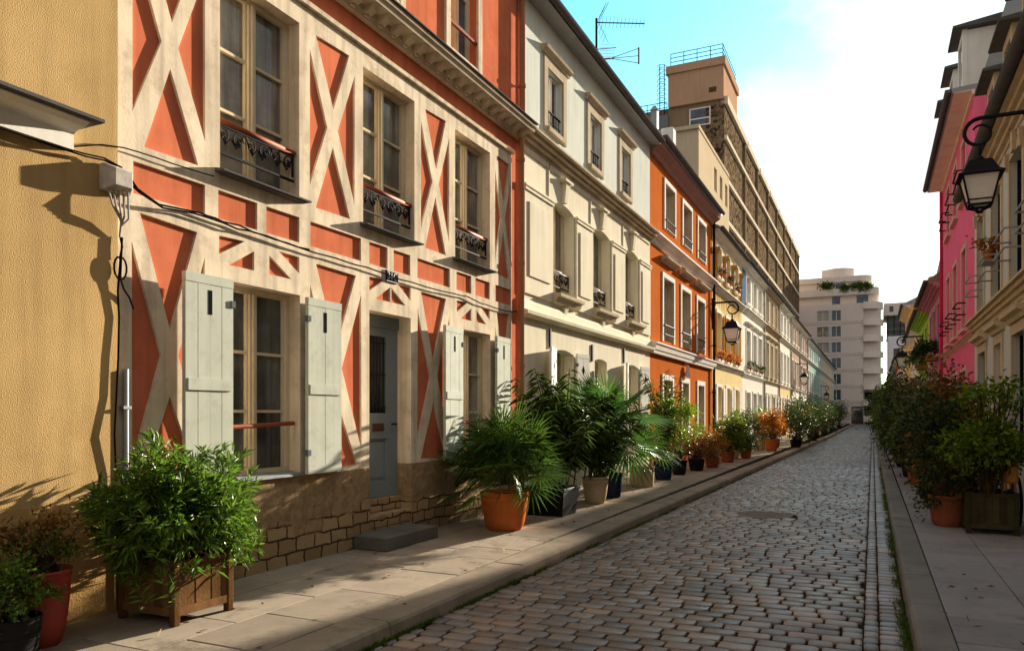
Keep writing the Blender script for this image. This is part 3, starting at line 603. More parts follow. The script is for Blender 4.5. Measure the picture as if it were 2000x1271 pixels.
# ================================================================== generic terrace house
def gen_house(label,xx,dr,y0,y1,ztop,cu,cl,cols,levels,wmat=white,gm=glass,strings=((3.3,3.5,.12),(6.25,6.5,.22)),smat=white,shut_c=None,over=.3,hoodlv=(),detail=1,eave_m=None,rails=(),roofm=None,ridge=1.7,surr=True,pipe_c=None,railc=iron,nshut=0):
    """levels: list of (z0,z1); cols: list of (ya,yb)"""
    H=thing('house',label,'house',(xx,(y0+y1)/2,PZ),G_H)
    hs=[];hz=[]
    for li,(z0,z1) in enumerate(levels):
        for ci,(a,b) in enumerate(cols):
            zz=.3 if (li==0 and ci==1) else z0
            hs.append((a,b,zz,z1,li,ci))
    zs=strings[0][0] if cl is not cu else None
    def wall(c,za,zb,nm):
        hh=[rectp(a,zz,b,z1) for a,b,zz,z1,li,ci in hs if zz>=za-.01 and z1<=zb]
        m=MB(); sheet(m,xx,dr,(y0+.003,za,y1-.003,zb),hh,[.2]*len(hh)); return m
    if zs:
        m=wall(cl,PZ-.02,zs,'lower_wall'); m.build('lower_wall',cl,H); m=wall(cu,zs,ztop,'wall')
    else: m=wall(cu,PZ-.02,ztop,'wall')
    body(m,xx,dr,y0,y1,PZ-.02,ztop); m.build('wall',cu,H)
    for a,b,z0,z1,li,ci in hs:
        if li==0 and ci==1:
            m=MB(); m.box(xx-dr*.2,a+.004,z0,xx-dr*.15,b-.004,z1-.004); m.box(xx-dr*.15,a+.12,1.0,xx-dr*.142,b-.12,.5); d=m.build('door',wmat if shut_c is None else shut_c,H)
            if detail: m=MB(); m.box(xx-dr*.148,a+.15,1.3,xx-dr*.144,b-.15,z1-.2); m.build('door_pane',gm,d)
        else: window(H,xx-dr*.2,dr,a,b,z0,z1,bars=1 if detail else 0,fm=wmat,gm=gm,fw=.06)
        if surr:
            m=MB(); w=.11; xo=xx+dr*.03
            m.box(xx,a-w,z0-.02,xo,a,z1); m.box(xx,b,z0-.02,xo,b+w,z1); m.box(xx,a-w,z1+.001,xo,b+w,z1+w)
            if not(li==0 and ci==1): m.box(xx,a-w-.03,z0-.1,xo+dr*.07,b+w+.03,z0-.021)
            m.build('window_surround',smat,H)
        if li in hoodlv:
            m=MB(); pr=[(xx,z1+.25),(xx+dr*.06,z1+.25),(xx+dr*.15,z1+.32),(xx+dr*.16,z1+.37),(xx,z1+.39)]; m.profile_y(pr,a-.2,b+.2); m.build('window_hood',smat,H)
        if li in rails:
            z=z0+.55; m=MB()
            for q in (0,-.27):
                m.tube([(xx,a-.06,z+q),(xx+dr*.2,a-.06,z+q),(xx+dr*.2,b+.06,z+q),(xx,b+.06,z+q)],.018,5)
            m.build('window_railing',railc,H)
        if li==0 and nshut and ci!=1 and shut_c is not None:
            shutter_simple(H,xx,dr,a-.03,a-.03-(b-a)*.48,z0,z1,shut_c); shutter_simple(H,xx,dr,b+.03,b+.03+(b-a)*.48,z0,z1,shut_c)
    for z0,z1,p in strings: cornice(H,xx,dr,y0,y1,z0,z1,p,smat,name='string_course')
    cornice(H,xx,dr,y0,y1,ztop-(.22 if eave_m is None else .1),ztop-.005,over-.04,eave_m or smat,steps=3 if eave_m is None else 1)
    roof(H,xx,dr,y0,y1,ztop,over=over,m=roofm,ridge=ridge)
    if pipe_c: pipe(H,xx+dr*.05,y1-.10,.14,ztop-.05,pipe_c,.045)
    return H
def shutter_simple(H,xx,dr,ya,yb,z0,z1,c):
    m=MB(); xo=xx+dr*.05; a,b=min(ya,yb),max(ya,yb)
    m.box(xo,a,z0,xo+dr*.04,b,z1)
    for zz in (z0+.1,(z0+z1)/2,z1-.1): m.box(xo+dr*.04,a+.03,zz-.04,xo+dr*.055,b-.03,zz+.04)
    m.build('shutter',c,H)
def house_columns():
    y0,y1=28.3,35.3
    cols=[(29.15,30.1),(31.15,32.05),(33.2,34.15)]
    H=gen_house('pale ochre house with brown painted columns and flower pots on the sills',x,1,y0,y1,8.45,ochreH,ochreH,cols,[(.9,2.68),(3.75,5.5),(6.9,8.0)],wmat=beige,smat=white,over=.28,strings=((3.35,3.58,.16),(6.2,6.45,.22)),pipe_c=None)
    for yy in (28.75,30.62,32.62,34.7):
        m=MB(); m.lathe([(.10,0),(.10,.08),(.07,.12),(.065,1.05),(.09,1.12),(.17,1.26),(.17,1.33)],(x+.04,yy,6.5+.02),10); m.build('column',mat('ochre_paint',(.42,.26,.07),.7),H)
    for a,b in cols:
        m=MB(); m.box(x+.04,a-.42,3.78,x+.07,a-.14,5.45); m.box(x+.04,b+.14,3.78,x+.07,b+.42,5.45); m.build('shutter',brown,H)
        m=MB(); m.box(x+.04,a-.45,.95,x+.08,a-.13,2.65); m.build('shutter',white,H); m=MB(); m.box(x+.04,b+.13,.95,x+.08,b+.45,2.65); m.build('shutter',white,H)
    m=MB()
    r=random.Random(3)
    for i in range(16):
        c=29+i*.38; w=r.uniform(.1,.22)
        m.add([(x+.004,c-w,6.2),(x+.004,c+w,6.2),(x+.004,c+w*.5,5.95-r.uniform(0,.15)),(x+.004,c,5.75-r.uniform(0,.3)),(x+.004,c-w*.6,5.95)],[(0,1,2,3,4)])
    m.build('painted_wisteria',mat('ochre_paint',(.42,.26,.07),.7),H)
house_columns()
H5=gen_house('white house with blue end strip and dark blue front door',x,1,35.3,42.9,8.5,whiteH,whiteH,[(36.55,37.8),(38.75,39.9),(40.7,41.9)],[(.9,2.65),(3.75,5.55),(6.85,8.1)],shut_c=mat('navy_paint',(.03,.06,.17),.5),hoodlv=(1,),nshut=0,pipe_c=metalgrey)
m=MB(); m.box(XL+.004,35.33,6.5,XL+.012,36.3,8.25); 
m.build('blue_strip',blueH,H5)
gen_house('beige house with grey stone window band, fifth beyond the red one',x,1,42.9,50.0,8.55,mat('sand_render',(.58,.49,.34),.85),whiteH,[(43.9,44.95),(46.0,47.0),(48.0,49.0)],[(.9,2.7),(3.75,5.6),(6.8,8.1)],smat=moulding,hoodlv=(1,),shut_c=white,nshut=1,pipe_c=metalgrey)
gen_house('cream house with closely set shutters just before the wall lantern',x,1,50.0,57.6,8.6,whiteH,ochreH,[(51.1,52.2),(53.3,54.3),(55.4,56.4)],[(.9,2.7),(3.75,5.6),(6.9,8.1)],smat=white,shut_c=white,nshut=1,pipe_c=metalgrey)
gen_house('rosy brown house with white frames behind the far wall lantern',x,1,57.6,65.,8.5,mat('rosy_render',(.46,.33,.25),.85),whiteH,[(58.6,59.7),(60.8,61.8),(62.9,63.9)],[(.9,2.7),(3.75,5.6),(6.9,8.1)],smat=white,shut_c=white,detail=0,nshut=1,pipe_c=metalgrey)
gen_house('white house with brown upper storey, last sunlit one on the left',x,1,65.,72.6,8.5,mat('rosy_render',(.46,.33,.25),.85),whiteH,[(66.,67.1),(68.3,69.3),(70.5,71.5)],[(.9,2.7),(3.75,5.6),(6.9,8.1)],smat=white,detail=0,pipe_c=metalgrey)
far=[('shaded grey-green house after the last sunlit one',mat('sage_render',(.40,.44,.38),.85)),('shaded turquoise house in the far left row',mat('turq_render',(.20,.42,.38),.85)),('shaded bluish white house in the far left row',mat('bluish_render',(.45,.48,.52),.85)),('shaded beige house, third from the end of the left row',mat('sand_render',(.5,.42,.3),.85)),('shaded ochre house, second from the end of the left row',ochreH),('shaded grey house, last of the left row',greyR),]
yy=72.6
for lb,c in far:
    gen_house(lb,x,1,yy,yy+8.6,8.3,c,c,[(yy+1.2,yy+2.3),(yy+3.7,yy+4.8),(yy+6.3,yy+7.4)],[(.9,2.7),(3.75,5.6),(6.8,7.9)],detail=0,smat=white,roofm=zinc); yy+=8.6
# ================================================================== RIGHT ROW
def house_grey_right():
    xx=XR; dr=-1; y0,y1=-4.,18.75
    H=thing('house','light grey house at the right edge with black shutters and beige dormers','house',(xx,8,PZ),G_H)
    up=[(17.17,18.1),(14.98,16.06),(12.93,14.05),(10.9,12.0),(8.8,9.9),(6.6,7.7)]
    gr=[(16.9,17.95),(14.92,15.72),(12.75,13.82),(10.5,11.6),(8.2,9.3),(6.1,7.2)]
    m=MB(); sheet(m,xx,dr,(y0,PZ-.02,y1-.003,6.25),[rectp(a,3.72,b,5.58) for a,b in up]+[rectp(a,.25 if i==1 else .9,b,2.85) for i,(a,b) in enumerate(gr)],[.2]*12); body(m,xx,dr,y0,y1,PZ-.02,6.25); m.build('wall',greyR,H)
    for li,cs in ((1,up),(0,gr)):
        for i,(a,b) in enumerate(cs):
            z0,z1=(3.72,5.58) if li else ((.25 if i==1 else .9),2.85)
            m=MB(); w=.13
            m.box(xx,a-w,z0,xx-.03,a,z1); m.box(xx,b,z0,xx-.03,b+w,z1); m.box(xx,a-w,z1+.001,xx-.03,b+w,z1+.14); m.build('window_surround',stoneR,H)
            if li==0:
                m=MB(); m.profile_y([(xx,z1+.18),(xx-.05,z1+.18),(xx-.08,z1+.24),(xx-.16,z1+.27),(xx-.17,z1+.33),(xx,z1+.35)],a-.28,b+.28); m.build('window_hood',stoneR,H)
            else:
                c=(a+b)/2; m=MB(); m.box(xx-.03,c-.09,z1+.0,xx-.08,c+.09,z1+.3); m.build('keystone',stoneR,H)
                for q in (a-w,b+w-.1): m=MB(); m.loft([[(xx-.03,q+.02,z1-.12),(xx-.07,q+.02,z1-.12),(xx-.07,q+.08,z1-.12),(xx-.03,q+.08,z1-.12)],[(xx-.03,q-.04,z1+.13),(xx-.09,q-.04,z1+.13),(xx-.09,q+.14,z1+.13),(xx-.03,q+.14,z1+.13)]]); m.build('corbel',stoneR,H)
            if li==0 and i==1:
                m=MB(); m.box(xx+.2,a,z0,xx+.13,b,z1); m.box(xx+.13,a+.12,1.5,xx+.12,b-.12,2.6); m.box(xx+.13,a+.12,.5,xx+.12,b-.12,1.3); d=m.build('door',stoneR,H); m=MB(); m.tube([(xx+.13,a+.1,1.25),(xx+.07,a+.1,1.25),(xx+.07,a+.2,1.25)],.012,6); m.build('handle',iron,d)
            else:
                m=MB(); c=(a+b)/2
                for p,q in ((a+.004,c-.004),(c+.004,b-.004)):
                    m.box(xx+.12,p,z0+.003,xx+.08,p+.05,z1-.003); m.box(xx+.12,q-.05,z0+.003,xx+.08,q,z1-.003)
                    k=int((z1-z0-.1)/.085)
                    for j in range(k): zz=z0+.05+j*.085; m.loft([[(xx+.12,p+.05,zz),(xx+.115,p+.05,zz-.01),(xx+.085,p+.05,zz+.055),(xx+.09,p+.05,zz+.065)],[(xx+.12,q-.05,zz),(xx+.115,q-.05,zz-.01),(xx+.085,q-.05,zz+.055),(xx+.09,q-.05,zz+.065)]])
                m.build('shutter',black,H)
                m=MB(); m.add([(xx+.19,a,z0),(xx+.19,b,z0),(xx+.19,b,z1),(xx+.19,a,z1)],[(0,1,2,3)]); m.build('window',glass,H)
            if li:
                m=MB()
                for zz in (4.05,4.33): m.tube([(xx,a,zz),(xx-.24,a,zz),(xx-.24,b,zz),(xx,b,zz)],.014,6)
                m.build('window_railing',metalgrey,H)
    cornice(H,xx,dr,y0,y1,3.3,3.56,.2,stoneR,'string_course'); cornice(H,xx,dr,y0,y1,5.88,6.2,.24,stoneR)
    # gutter, mansard, dormers
    m=MB(); prof=[(xx-.32+.09*math.cos(a),6.24+.1*math.sin(a)) for a in [math.pi+math.pi*i/8 for i in range(9)]]+[(xx-.245,6.245),(xx-.395,6.245)]; m.profile_y(prof,y0,y1-.02); m.build('gutter',lead,H)
    m=MB(); m.profile_y([(xx-.24,6.25),(xx-.24,6.3),(xx+.25,6.32),(xx+1.0,8.9),(xx+3,9.6),(xx+6,8.5),(xx+6,6.25)],y0,y1-.2); m.build('roof',mat('mansard_yellow',(.50,.37,.20),.7),H)
    m=MB(); m.loft([[(xx-.1,y1-.19,6.3),(xx-.1,y1-.0,6.3),(xx+.75,y1,9.45),(xx+.75,y1-.19,9.45)],[(xx+6,y1-.19,6.3),(xx+6,y1,6.3),(xx+6,y1,9.45),(xx+6,y1-.19,9.45)]]); m.build('party_wall',mat('party_cement',(.36,.32,.26),.9),H)
    for c in (17.2,15.2,13.3,11.2,9.1):
        dormer(H,xx,dr,c,6.5,1.55,.95,stoneR,.1)
    return H
def dormer(H,xx,dr,c,z,h,w,mt,setb):
    xf=xx-dr*setb; m=MB(); a,b=c-w/2,c+w/2
    m.box(xf,a,z,xf-dr*.1,a+.13,z+h); m.box(xf,b-.13,z,xf-dr*.1,b,z+h); m.box(xf,a+.13,z+h-.16,xf-dr*.1,b-.13,z+h); m.box(xf,a+.13,z,xf-dr*.1,b-.13,z+.1)
    m.box(xf-dr*.1,a+.01,z,xf-dr*1.6,b-.01,z+h-.02)
    d=m.build('dormer',mt,H)
    m=MB(); m.add([(xf-dr*.07,a+.13,z+.1),(xf-dr*.07,b-.13,z+.1),(xf-dr*.07,b-.13,z+h-.16),(xf-dr*.07,a+.13,z+h-.16)],[(0,1,2,3)]); m.box(xf-dr*.065,c-.03,z+.1,xf-dr*.03,c+.03,z+h-.16); m.build('window',blueglass,d)
    m=MB(); m.profile_y([(xf+dr*.2,z+h+.001),(xf+dr*.2,z+h+.05),(xf-dr*.7,z+h+.16),(xf-dr*1.8,z+h+.18),(xf-dr*1.8,z+h+.001)],a-.16,b+.16); m.build('dormer_roof',lead,d)
house_grey_right()
def house_pink():
    cols=[(20.25,21.2),(22.35,23.35),(24.35,25.3)]
    H=gen_house('vivid pink house with beige window frames and dark guard rails',XR,-1,18.75,26.9,8.55,pink,pink,cols,[(.9,2.65),(3.65,5.5),(6.7,8.05)],wmat=stoneR,smat=mat('pinkish_stone',(.62,.40,.33),.8),strings=((3.28,3.42,.1),),over=.42,eave_m=mat('soffit_cream',(.80,.64,.52),.8),rails=(1,2),pipe_c=mat('crimson_paint',(.55,.03,.08),.6),gm=curtainglass,ridge=.3)
    m=MB(); m.profile_y([(XR-.2,8.64),(XR+.1,8.66),(XR+.75,10.9),(XR+3,11.4),(XR+6,9.5),(XR+6,8.64)],18.76,26.88); m.build('mansard',zinc,H)
    for c in (20.4,22.6,24.9): dormer(H,XR,-1,c,8.75,1.6,1.0,white,-.12)
house_pink()
Hm=gen_house('dusty mauve house beyond the vivid pink one with dark red shutters',XR,-1,26.9,33.3,5.75,mauve,mauve,[(27.8,28.7),(29.6,30.6),(31.4,32.3)],[(.9,2.65),(3.6,5.2)],wmat=mat('dark_red_paint',(.16,.02,.03),.6),smat=mauve,strings=((3.2,3.36,.08),),over=.4,gm=glass,ridge=2.6,roofm=mat('brown_roof',(.28,.2,.15),.9))
gen_house('lime green house on the right with brown shutters and hanging plants',XR,-1,33.3,40.6,5.65,green,green,[(34.3,35.3),(36.4,37.4),(38.5,39.5)],[(.9,2.65),(3.6,5.1)],wmat=mat('rust_paint',(.26,.09,.03),.6),smat=green,strings=((3.2,3.36,.08),),over=.4,ridge=1.6,roofm=mat('brown_roof',(.28,.2,.15),.9))
Hc=gen_house('pale cream house beyond the lime green one',XR,-1,40.6,49.,5.7,creamR,creamR,[(41.8,42.8),(44.2,45.2),(46.6,47.6)],[(.9,2.65),(3.6,5.1)],wmat=white,smat=white,strings=((3.2,3.36,.08),),over=.35,ridge=1.4)
for h_,ya,yb,zb,zt in ((Hm,26.95,33.2,5.83,7.9),(Hc,40.7,48.9,5.78,8.1)):
    m=MB(); m.profile_y([(XR-.3,zb),(XR+.02,zb+.06),(XR+.42,zt),(XR+3.,zt+.5),(XR+5.9,zb+.3),(XR+5.9,zb)],ya,yb); m.build('mansard',mat('beige_slate',(.40,.31,.24),.85),h_)
gen_house('tall apricot house behind the right wall lantern',XR,-1,49.,57.,7.9,mat('apricot_render',(.62,.36,.14),.85),creamR,[(50.2,51.3),(52.6,53.6),(54.8,55.8)],[(.9,2.65),(3.6,5.4),(6.1,7.4)],smat=creamR,strings=((3.2,3.36,.08),),detail=0,over=.4)
yy=57.
for lb,c,h in (('low yellow-beige house in the far right row',ochreH,6.),('brick red house in the far right row',mat('brick_render',(.40,.13,.06),.85),6.3),('dark gabled grey house in the far right row',mat('slate_render',(.20,.20,.21),.85),6.2),('shaded yellow house in the far right row',yellow2,6.),('shaded white house in the far right row',whiteH,6.2),('shaded grey house, last of the right row',greyR,6.)):
    gen_house(lb,XR,-1,yy,yy+11.5,h,c,c,[(yy+1.5,yy+2.6),(yy+5,yy+6.1),(yy+8.6,yy+9.7)],[(.9,2.65),(3.6,5.2)],detail=0,smat=white,strings=((3.2,3.36,.08),)); yy+=11.5
# ================================================================== GROUND
def plane(name,x0,y0,x1,y1,z,m_): 
    m=MB(); m.add([(x0,y0,z),(x1,y0,z),(x1,y1,z),(x0,y1,z)],[(0,1,2,3)]); return struct(name,m,m_)
plane('ground',-1500,-1500,1500,1500,-.06,mat('asphalt',(.05,.05,.05),.9,.2,1,.2,30))
plane('road_bed',-3.3,-6,.3,134,-.022,mortar)
KX0,KXs=-3.215,.0105           # left kerb edge x at y=4 and its drift with y
def kx(y): return KX0+KXs*max(0,min(y,60)-4)
def setts():
    V=[];F4=[];n=0; V8=[];Fq=[]
    y=2.4; row=0; r=random.Random(5)
    pitch=.162; bx=[]
    while y<133:
        far=y>26
        rp=pitch*(1 if y<60 else 1.6)
        xa=kx(y)+.02; xb=-.062
        p=xa-r.uniform(0,.2)
        while p<xb-.03:
            L=r.uniform(.185,.27); q=min(p+L,xb)
            if q-max(p,xa)>.05: bx.append((max(p,xa),q,y,y+rp,far))
            p=q
        y+=rp
    # drainage courses along the right gutter: one file of long narrow setts, one of headers against the kerb
    y=2.4
    while y<75:
        L=r.uniform(.13,.2); bx.append((-.070,.046,y,y+L,y>26)); y+=L
    y=2.4
    while y<75:
        L=r.uniform(.12,.17); bx.append((.038,.235,y,y+L,y>26)); y+=L
    man=(-1.64,13.0,.47)
    vs=[];f4=[];f8=[]
    for x0,x1,ya,yb,far in bx:
        cx,cy=(x0+x1)/2,(ya+yb)/2
        if (cx-man[0])**2+(cy-man[1])**2<(man[2]+.02)**2: continue
        g=.008+.0045*r.random(); gx=g*.9; o=len(vs)
        x0+=gx;x1-=gx;ya+=g;yb-=g
        dz=r.uniform(-.003,.003); tx=r.uniform(-.014,.014); ty=r.uniform(-.016,.016)
        crown=.0
        def Z(px,py): return dz+tx*(px-cx)+ty*(py-cy)
        if far:
            i=.008
            for px,py,z in ((x0,ya,-.02),(x1,ya,-.02),(x1,yb,-.02),(x0,yb,-.02)): vs.append((px,py,z))
            for px,py in ((x0+i,ya+i),(x1-i,ya+i),(x1-i,yb-i),(x0+i,yb-i)): vs.append((px,py,Z(px,py)))
            f4+= [(o,o+1,o+5,o+4),(o+1,o+2,o+6,o+5),(o+2,o+3,o+7,o+6),(o+3,o,o+4,o+7),(o+4,o+5,o+6,o+7)]
        else:
            c=r.uniform(.010,.028); w=[r.uniform(-.004,.004) for _ in range(8)]
            def ring(s,z):
                c2=c+s*.4
                P=[(x0+s+c2,ya+s),(x1-s-c2,ya+s),(x1-s,ya+s+c2),(x1-s,yb-s-c2),(x1-s-c2,yb-s),(x0+s+c2,yb-s),(x0+s,yb-s-c2),(x0+s,ya+s+c2)]
                for k,(px,py) in enumerate(P): vs.append((px+w[k],py+w[(k+3)%8],z if z is not None else 0))
            ring(0,-.03); ring(.001,None); ring(.0045,None)
            for k in range(8): px,py,_=vs[o+8+k]; vs[o+8+k]=(px,py,Z(px,py)-.003)
            for k in range(8): px,py,_=vs[o+16+k]; vs[o+16+k]=(px,py,Z(px,py))
            vs.append((cx,cy,Z(cx,cy)))
            for a in (0,8):
                for k in range(8): f4.append((o+a+k,o+a+(k+1)%8,o+a+8+(k+1)%8,o+a+8+k))
            for k in range(0,8,2): f4.append((o+16+k,o+16+(k+1)%8,o+16+(k+2)%8,o+24))
    npmesh('cobbled_road',np.array(vs),np.array(f4),cobble).__setitem__('kind','structure')
setts()
def manhole():
    c=(-1.64,13.0,-.02); t=thing('manhole_cover','round iron manhole cover set in the cobbled road','manhole cover',c)
    m=MB(); m.lathe([(.47,-.01),(.47,.020),(.38,.022),(.38,.012)],c,32); m.build('rim',mat('cast_iron',(.21,.19,.17),.5,.2,20,.2,60),t)
    m=MB(); m.lathe([(.37,0),(.37,.019)],c,32)
    for i in range(-6,7):
        for j in range(-6,7):
            if i*i+j*j<27*1.6: m.box(c[0]+i*.05-.014,c[1]+j*.05-.014,c[2]+.019,c[0]+i*.05+.014,c[1]+j*.05+.014,c[2]+.0225)
    m.build('lid',MATS['cast_iron'],t)
manhole()
def pave(name,x0f,x1,ya,yb,cols,mt,seed,lo,hi):
    r=random.Random(seed); m=MB()
    for ci in range(cols):
        y=ya-r.uniform(0,.5)
        while y<yb:
            L=r.uniform(lo,hi); far=y>45
            if far: L*=2
            a=x0f(y)+(x1-x0f(y))*ci/cols; b=x0f(y)+(x1-x0f(y))*(ci+1)/cols
            g=.004; z=PZ+r.uniform(-.003,.002); zt=[z+r.uniform(-.002,.002) for _ in range(4)]
            P=[(a+g,y+g),(b-g,y+g),(b-g,y+L-g),(a+g,y+L-g)]
            o=len(m.v); m.v+=[(px,py,PZ-.04) for px,py in P]+[(px,py,q-.004) for (px,py),q in zip(P,zt)]
            i=.006; P2=[(a+g+i,y+g+i),(b-g-i,y+g+i),(b-g-i,y+L-g-i),(a+g+i,y+L-g-i)]
            m.v+=[(px,py,q) for (px,py),q in zip(P2,zt)]
            for k in range(4): m.f+=[(o+k,o+(k+1)%4,o+4+(k+1)%4,o+4+k),(o+4+k,o+4+(k+1)%4,o+8+(k+1)%4,o+8+k)]
            m.f.append((o+8,o+9,o+10,o+11)); y+=L
    return struct(name,m,mt,fix=False)
pave('left_pavement',lambda y:XL-.2,-3.565,-5,130,3,granite,11,.55,.95)
pave('right_pavement',lambda y:.505,XR+.3,-5,128,3,graniteR,12,.45,.9)
m=MB(); m.box(XL-.3,-6,-.05,-3.3,134,PZ-.03); m.box(.30,-6,-.05,XR+.4,134,PZ-.03); struct('pavement_bed',m,mortar)
def kerb(name,edge,w,side,mt,seed):
    r=random.Random(seed); m=MB(); y=-5.
    while y<130:
        L=r.uniform(.9,1.5); a,b=y+.004,y+L-.004; dz=r.uniform(-.004,.004); ex=r.uniform(-.006,.006)
        for_ =[]
        prof=lambda yy:[(edge(yy)+ex,-.05),(edge(yy)+ex-side*.012,PZ-.03+dz),(edge(yy)+ex-side*.028,PZ-.006+dz),(edge(yy)+ex-side*.05,PZ+dz),(edge(yy)-side*w,PZ+.001+dz*.4),(edge(yy)-side*w,-.05)]
        m.loft([[(px,a,pz) for px,pz in prof(a)],[(px,b,pz) for px,pz in prof(b)]]); y+=L
    return struct(name,m,mt)
kerb('left_kerb',kx,.34,1,kerbm,21); kerb('right_kerb',lambda y:.25-.0018*max(0,y-5),.25,-1,kerbR,22)
# moss and grass strips growing along the gutters
def leaves(P,D,L,W,fold=.25,rs=None,droop=0.):
    """P base points, D directions, L lengths, W widths -> V,F(tris)"""
    rs=rs or rng; n=len(P); D=D/np.linalg.norm(D,axis=1,keepdims=True)
    A=rs.normal(size=(n,3)); S=np.cross(D,A); S/=np.linalg.norm(S,axis=1,keepdims=True)+1e-9; Nn=np.cross(S,D)
    L=L[:,None]; W=W[:,None]
    mid=P+D*L*.45; tip=P+D*L; tip[:,2]-=droop*L[:,0]
    a=mid+S*W/2+Nn*W*fold; b=mid-S*W/2+Nn*W*fold
    V=np.stack([P,a,tip,b],1).reshape(-1,3); i=np.arange(n)*4
    F=np.concatenate([np.stack([i,i+1,i+2],1),np.stack([i,i+2,i+3],1)]); return V,F
def mossrow(name,label,xf,ya,yb,n,h,m_,amp):
    y=ya+(yb-ya)*rng.random(n)**1.4; k=np.sin(y*3.1)+np.sin(y*7.7+1)+np.sin(y*1.3); keep=k+rng.normal(size=n)*.5>-.4; y=y[keep]; n=len(y)
    xx=np.array([xf(v) for v in y])+rng.normal(size=n)*amp; P=np.stack([xx,y,np.full(n,-.015)],1)
    D=np.stack([rng.normal(size=n)*.6,rng.normal(size=n)*.6,np.ones(n)],1)
    V,F=leaves(P,D,h*(.4+rng.random(n)),np.full(n,.008)); o=npmesh(name,V,F,m_); tag(o,label,'moss',kind='stuff')
mossrow('moss_strip','green moss and grass growing in the right gutter along the kerb',lambda y:.215,3,26,9000,.05,mossm,.022)
mossrow('moss_strip','thin moss growing along the foot of the left kerb',lambda y:kx(y)+.012,3,24,12000,.045,mossm,.012)
# fallen leaves
def litter():
    n=90; r=np.random.default_rng(3); xx=np.where(r.random(n)<.65,r.uniform(-5.2,-3.3,n),r.uniform(.4,1.0,n)); y=r.uniform(3.6,16,n)
    P=np.stack([xx,y,np.full(n,PZ+.006)],1); D=np.stack([r.normal(size=n),r.normal(size=n),r.random(n)*.25],1)
    V,F=leaves(P,D,r.uniform(.04,.08,n),r.uniform(.014,.024,n),rs=r); tag(npmesh('leaf_litter',V,F,Lbrn),'scattered dry leaves lying on the two pavements','fallen leaves',kind='stuff')
litter()
# ================================================================== BUILDINGS BEHIND
def tall():
    X=-11.; Y0=63.6; Y1=131.
    H=thing('concrete_building','tall brown pebble-dashed concrete building with a pink rooftop tower behind the left row','building',(-16,95,0))
    m=MB(); m.box(-24,Y0,0,X-.35,Y1,27.45); m.build('wall',concrete,H)
    levels=[10.7,14.1,17.5,20.9,24.3,27.5]
    y=Y0; first=True
    ys=[]
    while y<Y1-2: ys.append((y,min(y+(10.2 if first else 7.3),Y1))); y+=(11.4 if first else 8.9); first=False
    for a,b in ys:
        m=MB(); m.box(X-.3,a,0,X,b,27.1); m.build('pebble_panel',pebbles,H)
        m=MB(); m.box(X-.8,a+.15,27.102,X+.25,b+.9,27.75); m.build('parapet',bandconc,H)
        m=MB(); m.box(X-.3,b+.01,0,X+.18,b+.3,27.4); m.build('fin',concrete,H)
    for z in levels[:-1]:
        m=MB(); m.box(X-.35,Y0-.05,z-.17,X+.22,Y1,z+.17); m.build('floor_band',bandconc,H)
    for z in (14.4,17.8,21.2,24.6):
        for (a,b) in ys[:-1]:
            m=MB(); m.box(X-.36,b+.35,z,X-.31,b+1.4,z+1.9); m.build('window',glass,H)
    # end wall: rough pier, tower, roof edge
    m=MB(); m.box(X-1.5,Y0-.1,0,X-.01,Y0-.001,27.1); m.build('end_pier',pebbles,H)
    m=MB(); m.box(-15.6,Y0-.25,27.46,X-.02,70.2,30.2); m.build('rooftop_tower',pinkconc,H)
    m=MB(); m.box(-15.75,Y0-.4,30.202,X+.13,70.35,30.85); m.build('tower_coping',pinkconc,H)
    m=MB(); m.box(-12.2,Y0-.28,28.1,-11.6,Y0-.251,28.5); m.build('vent_grille',grill,H)
    f=MB(); a,b,z0,z1=-13.85,-12.1,25.55,27.05; yf=Y0-.05
    f.box(a,yf,z0,a+.1,yf-.06,z1); f.box(b-.1,yf,z0,b,yf-.06,z1); f.box(a+.1,yf,z0,b-.1,yf-.06,z0+.1); f.box(a+.1,yf,z1-.1,b-.1,yf-.06,z1); f.box(a+.1,yf,z0+.55,b-.1,yf-.06,z0+.66)
    w=f.build('window',white,H); g=MB(); g.add([(a+.05,yf-.02,z0+.05),(b-.05,yf-.02,z0+.05),(b-.05,yf-.02,z1-.05),(a+.05,yf-.02,z1-.05)],[(0,1,2,3)]); g.build('pane',blueglass,w)
    m=MB(); m.box(-24.5,Y0-.5,25.3,-15.62,Y0+12,25.7); m.box(-24.3,Y0-.3,25.71,-15.61,Y0+10,26.9); m.build('roof_edge',mat('slate_grey',(.17,.18,.19),.8),H)
    m=MB()
    for z in (31.25,31.6,31.95): m.tube([(-15.4,Y0-.1,z),(X-.1,Y0-.1,z),(X-.1,70,z)],.035,5)
    for q in (-15.4,-14.3,-13.2,-12.1,X-.1): m.tube([(q,Y0-.1,30.8),(q,Y0-.1,31.97)],.035,5)
    m.build('roof_railing',iron,H)
    m=MB()
    for z in (27.5,27.95): m.tube([(-24.2,Y0-.2,z),(-15.7,Y0-.2,z)],.035,5)
    for q in range(6): m.tube([(-24.2+q*1.7,Y0-.2,26.9),(-24.2+q*1.7,Y0-.2,27.97)],.03,5)
    m.build('roof_railing',iron,H)
    m=MB(); 
    for q in (-15.95,-16.35): m.tube([(q,Y0-.1,26.6),(q,Y0-.1,31.2)],.04,5)
    for i in range(11):
        z=27.+i*.4; m.tube([(-16.35,Y0-.1,z),(-15.95,Y0-.1,z)],.025,4)
        if i>1: m.tube([(-16.15+.38*math.cos(a),Y0-.1-.6*math.sin(a),z) for a in [math.pi*k/8 for k in range(9)]],.025,4)
    m.build('roof_ladder',iron,H)
tall()
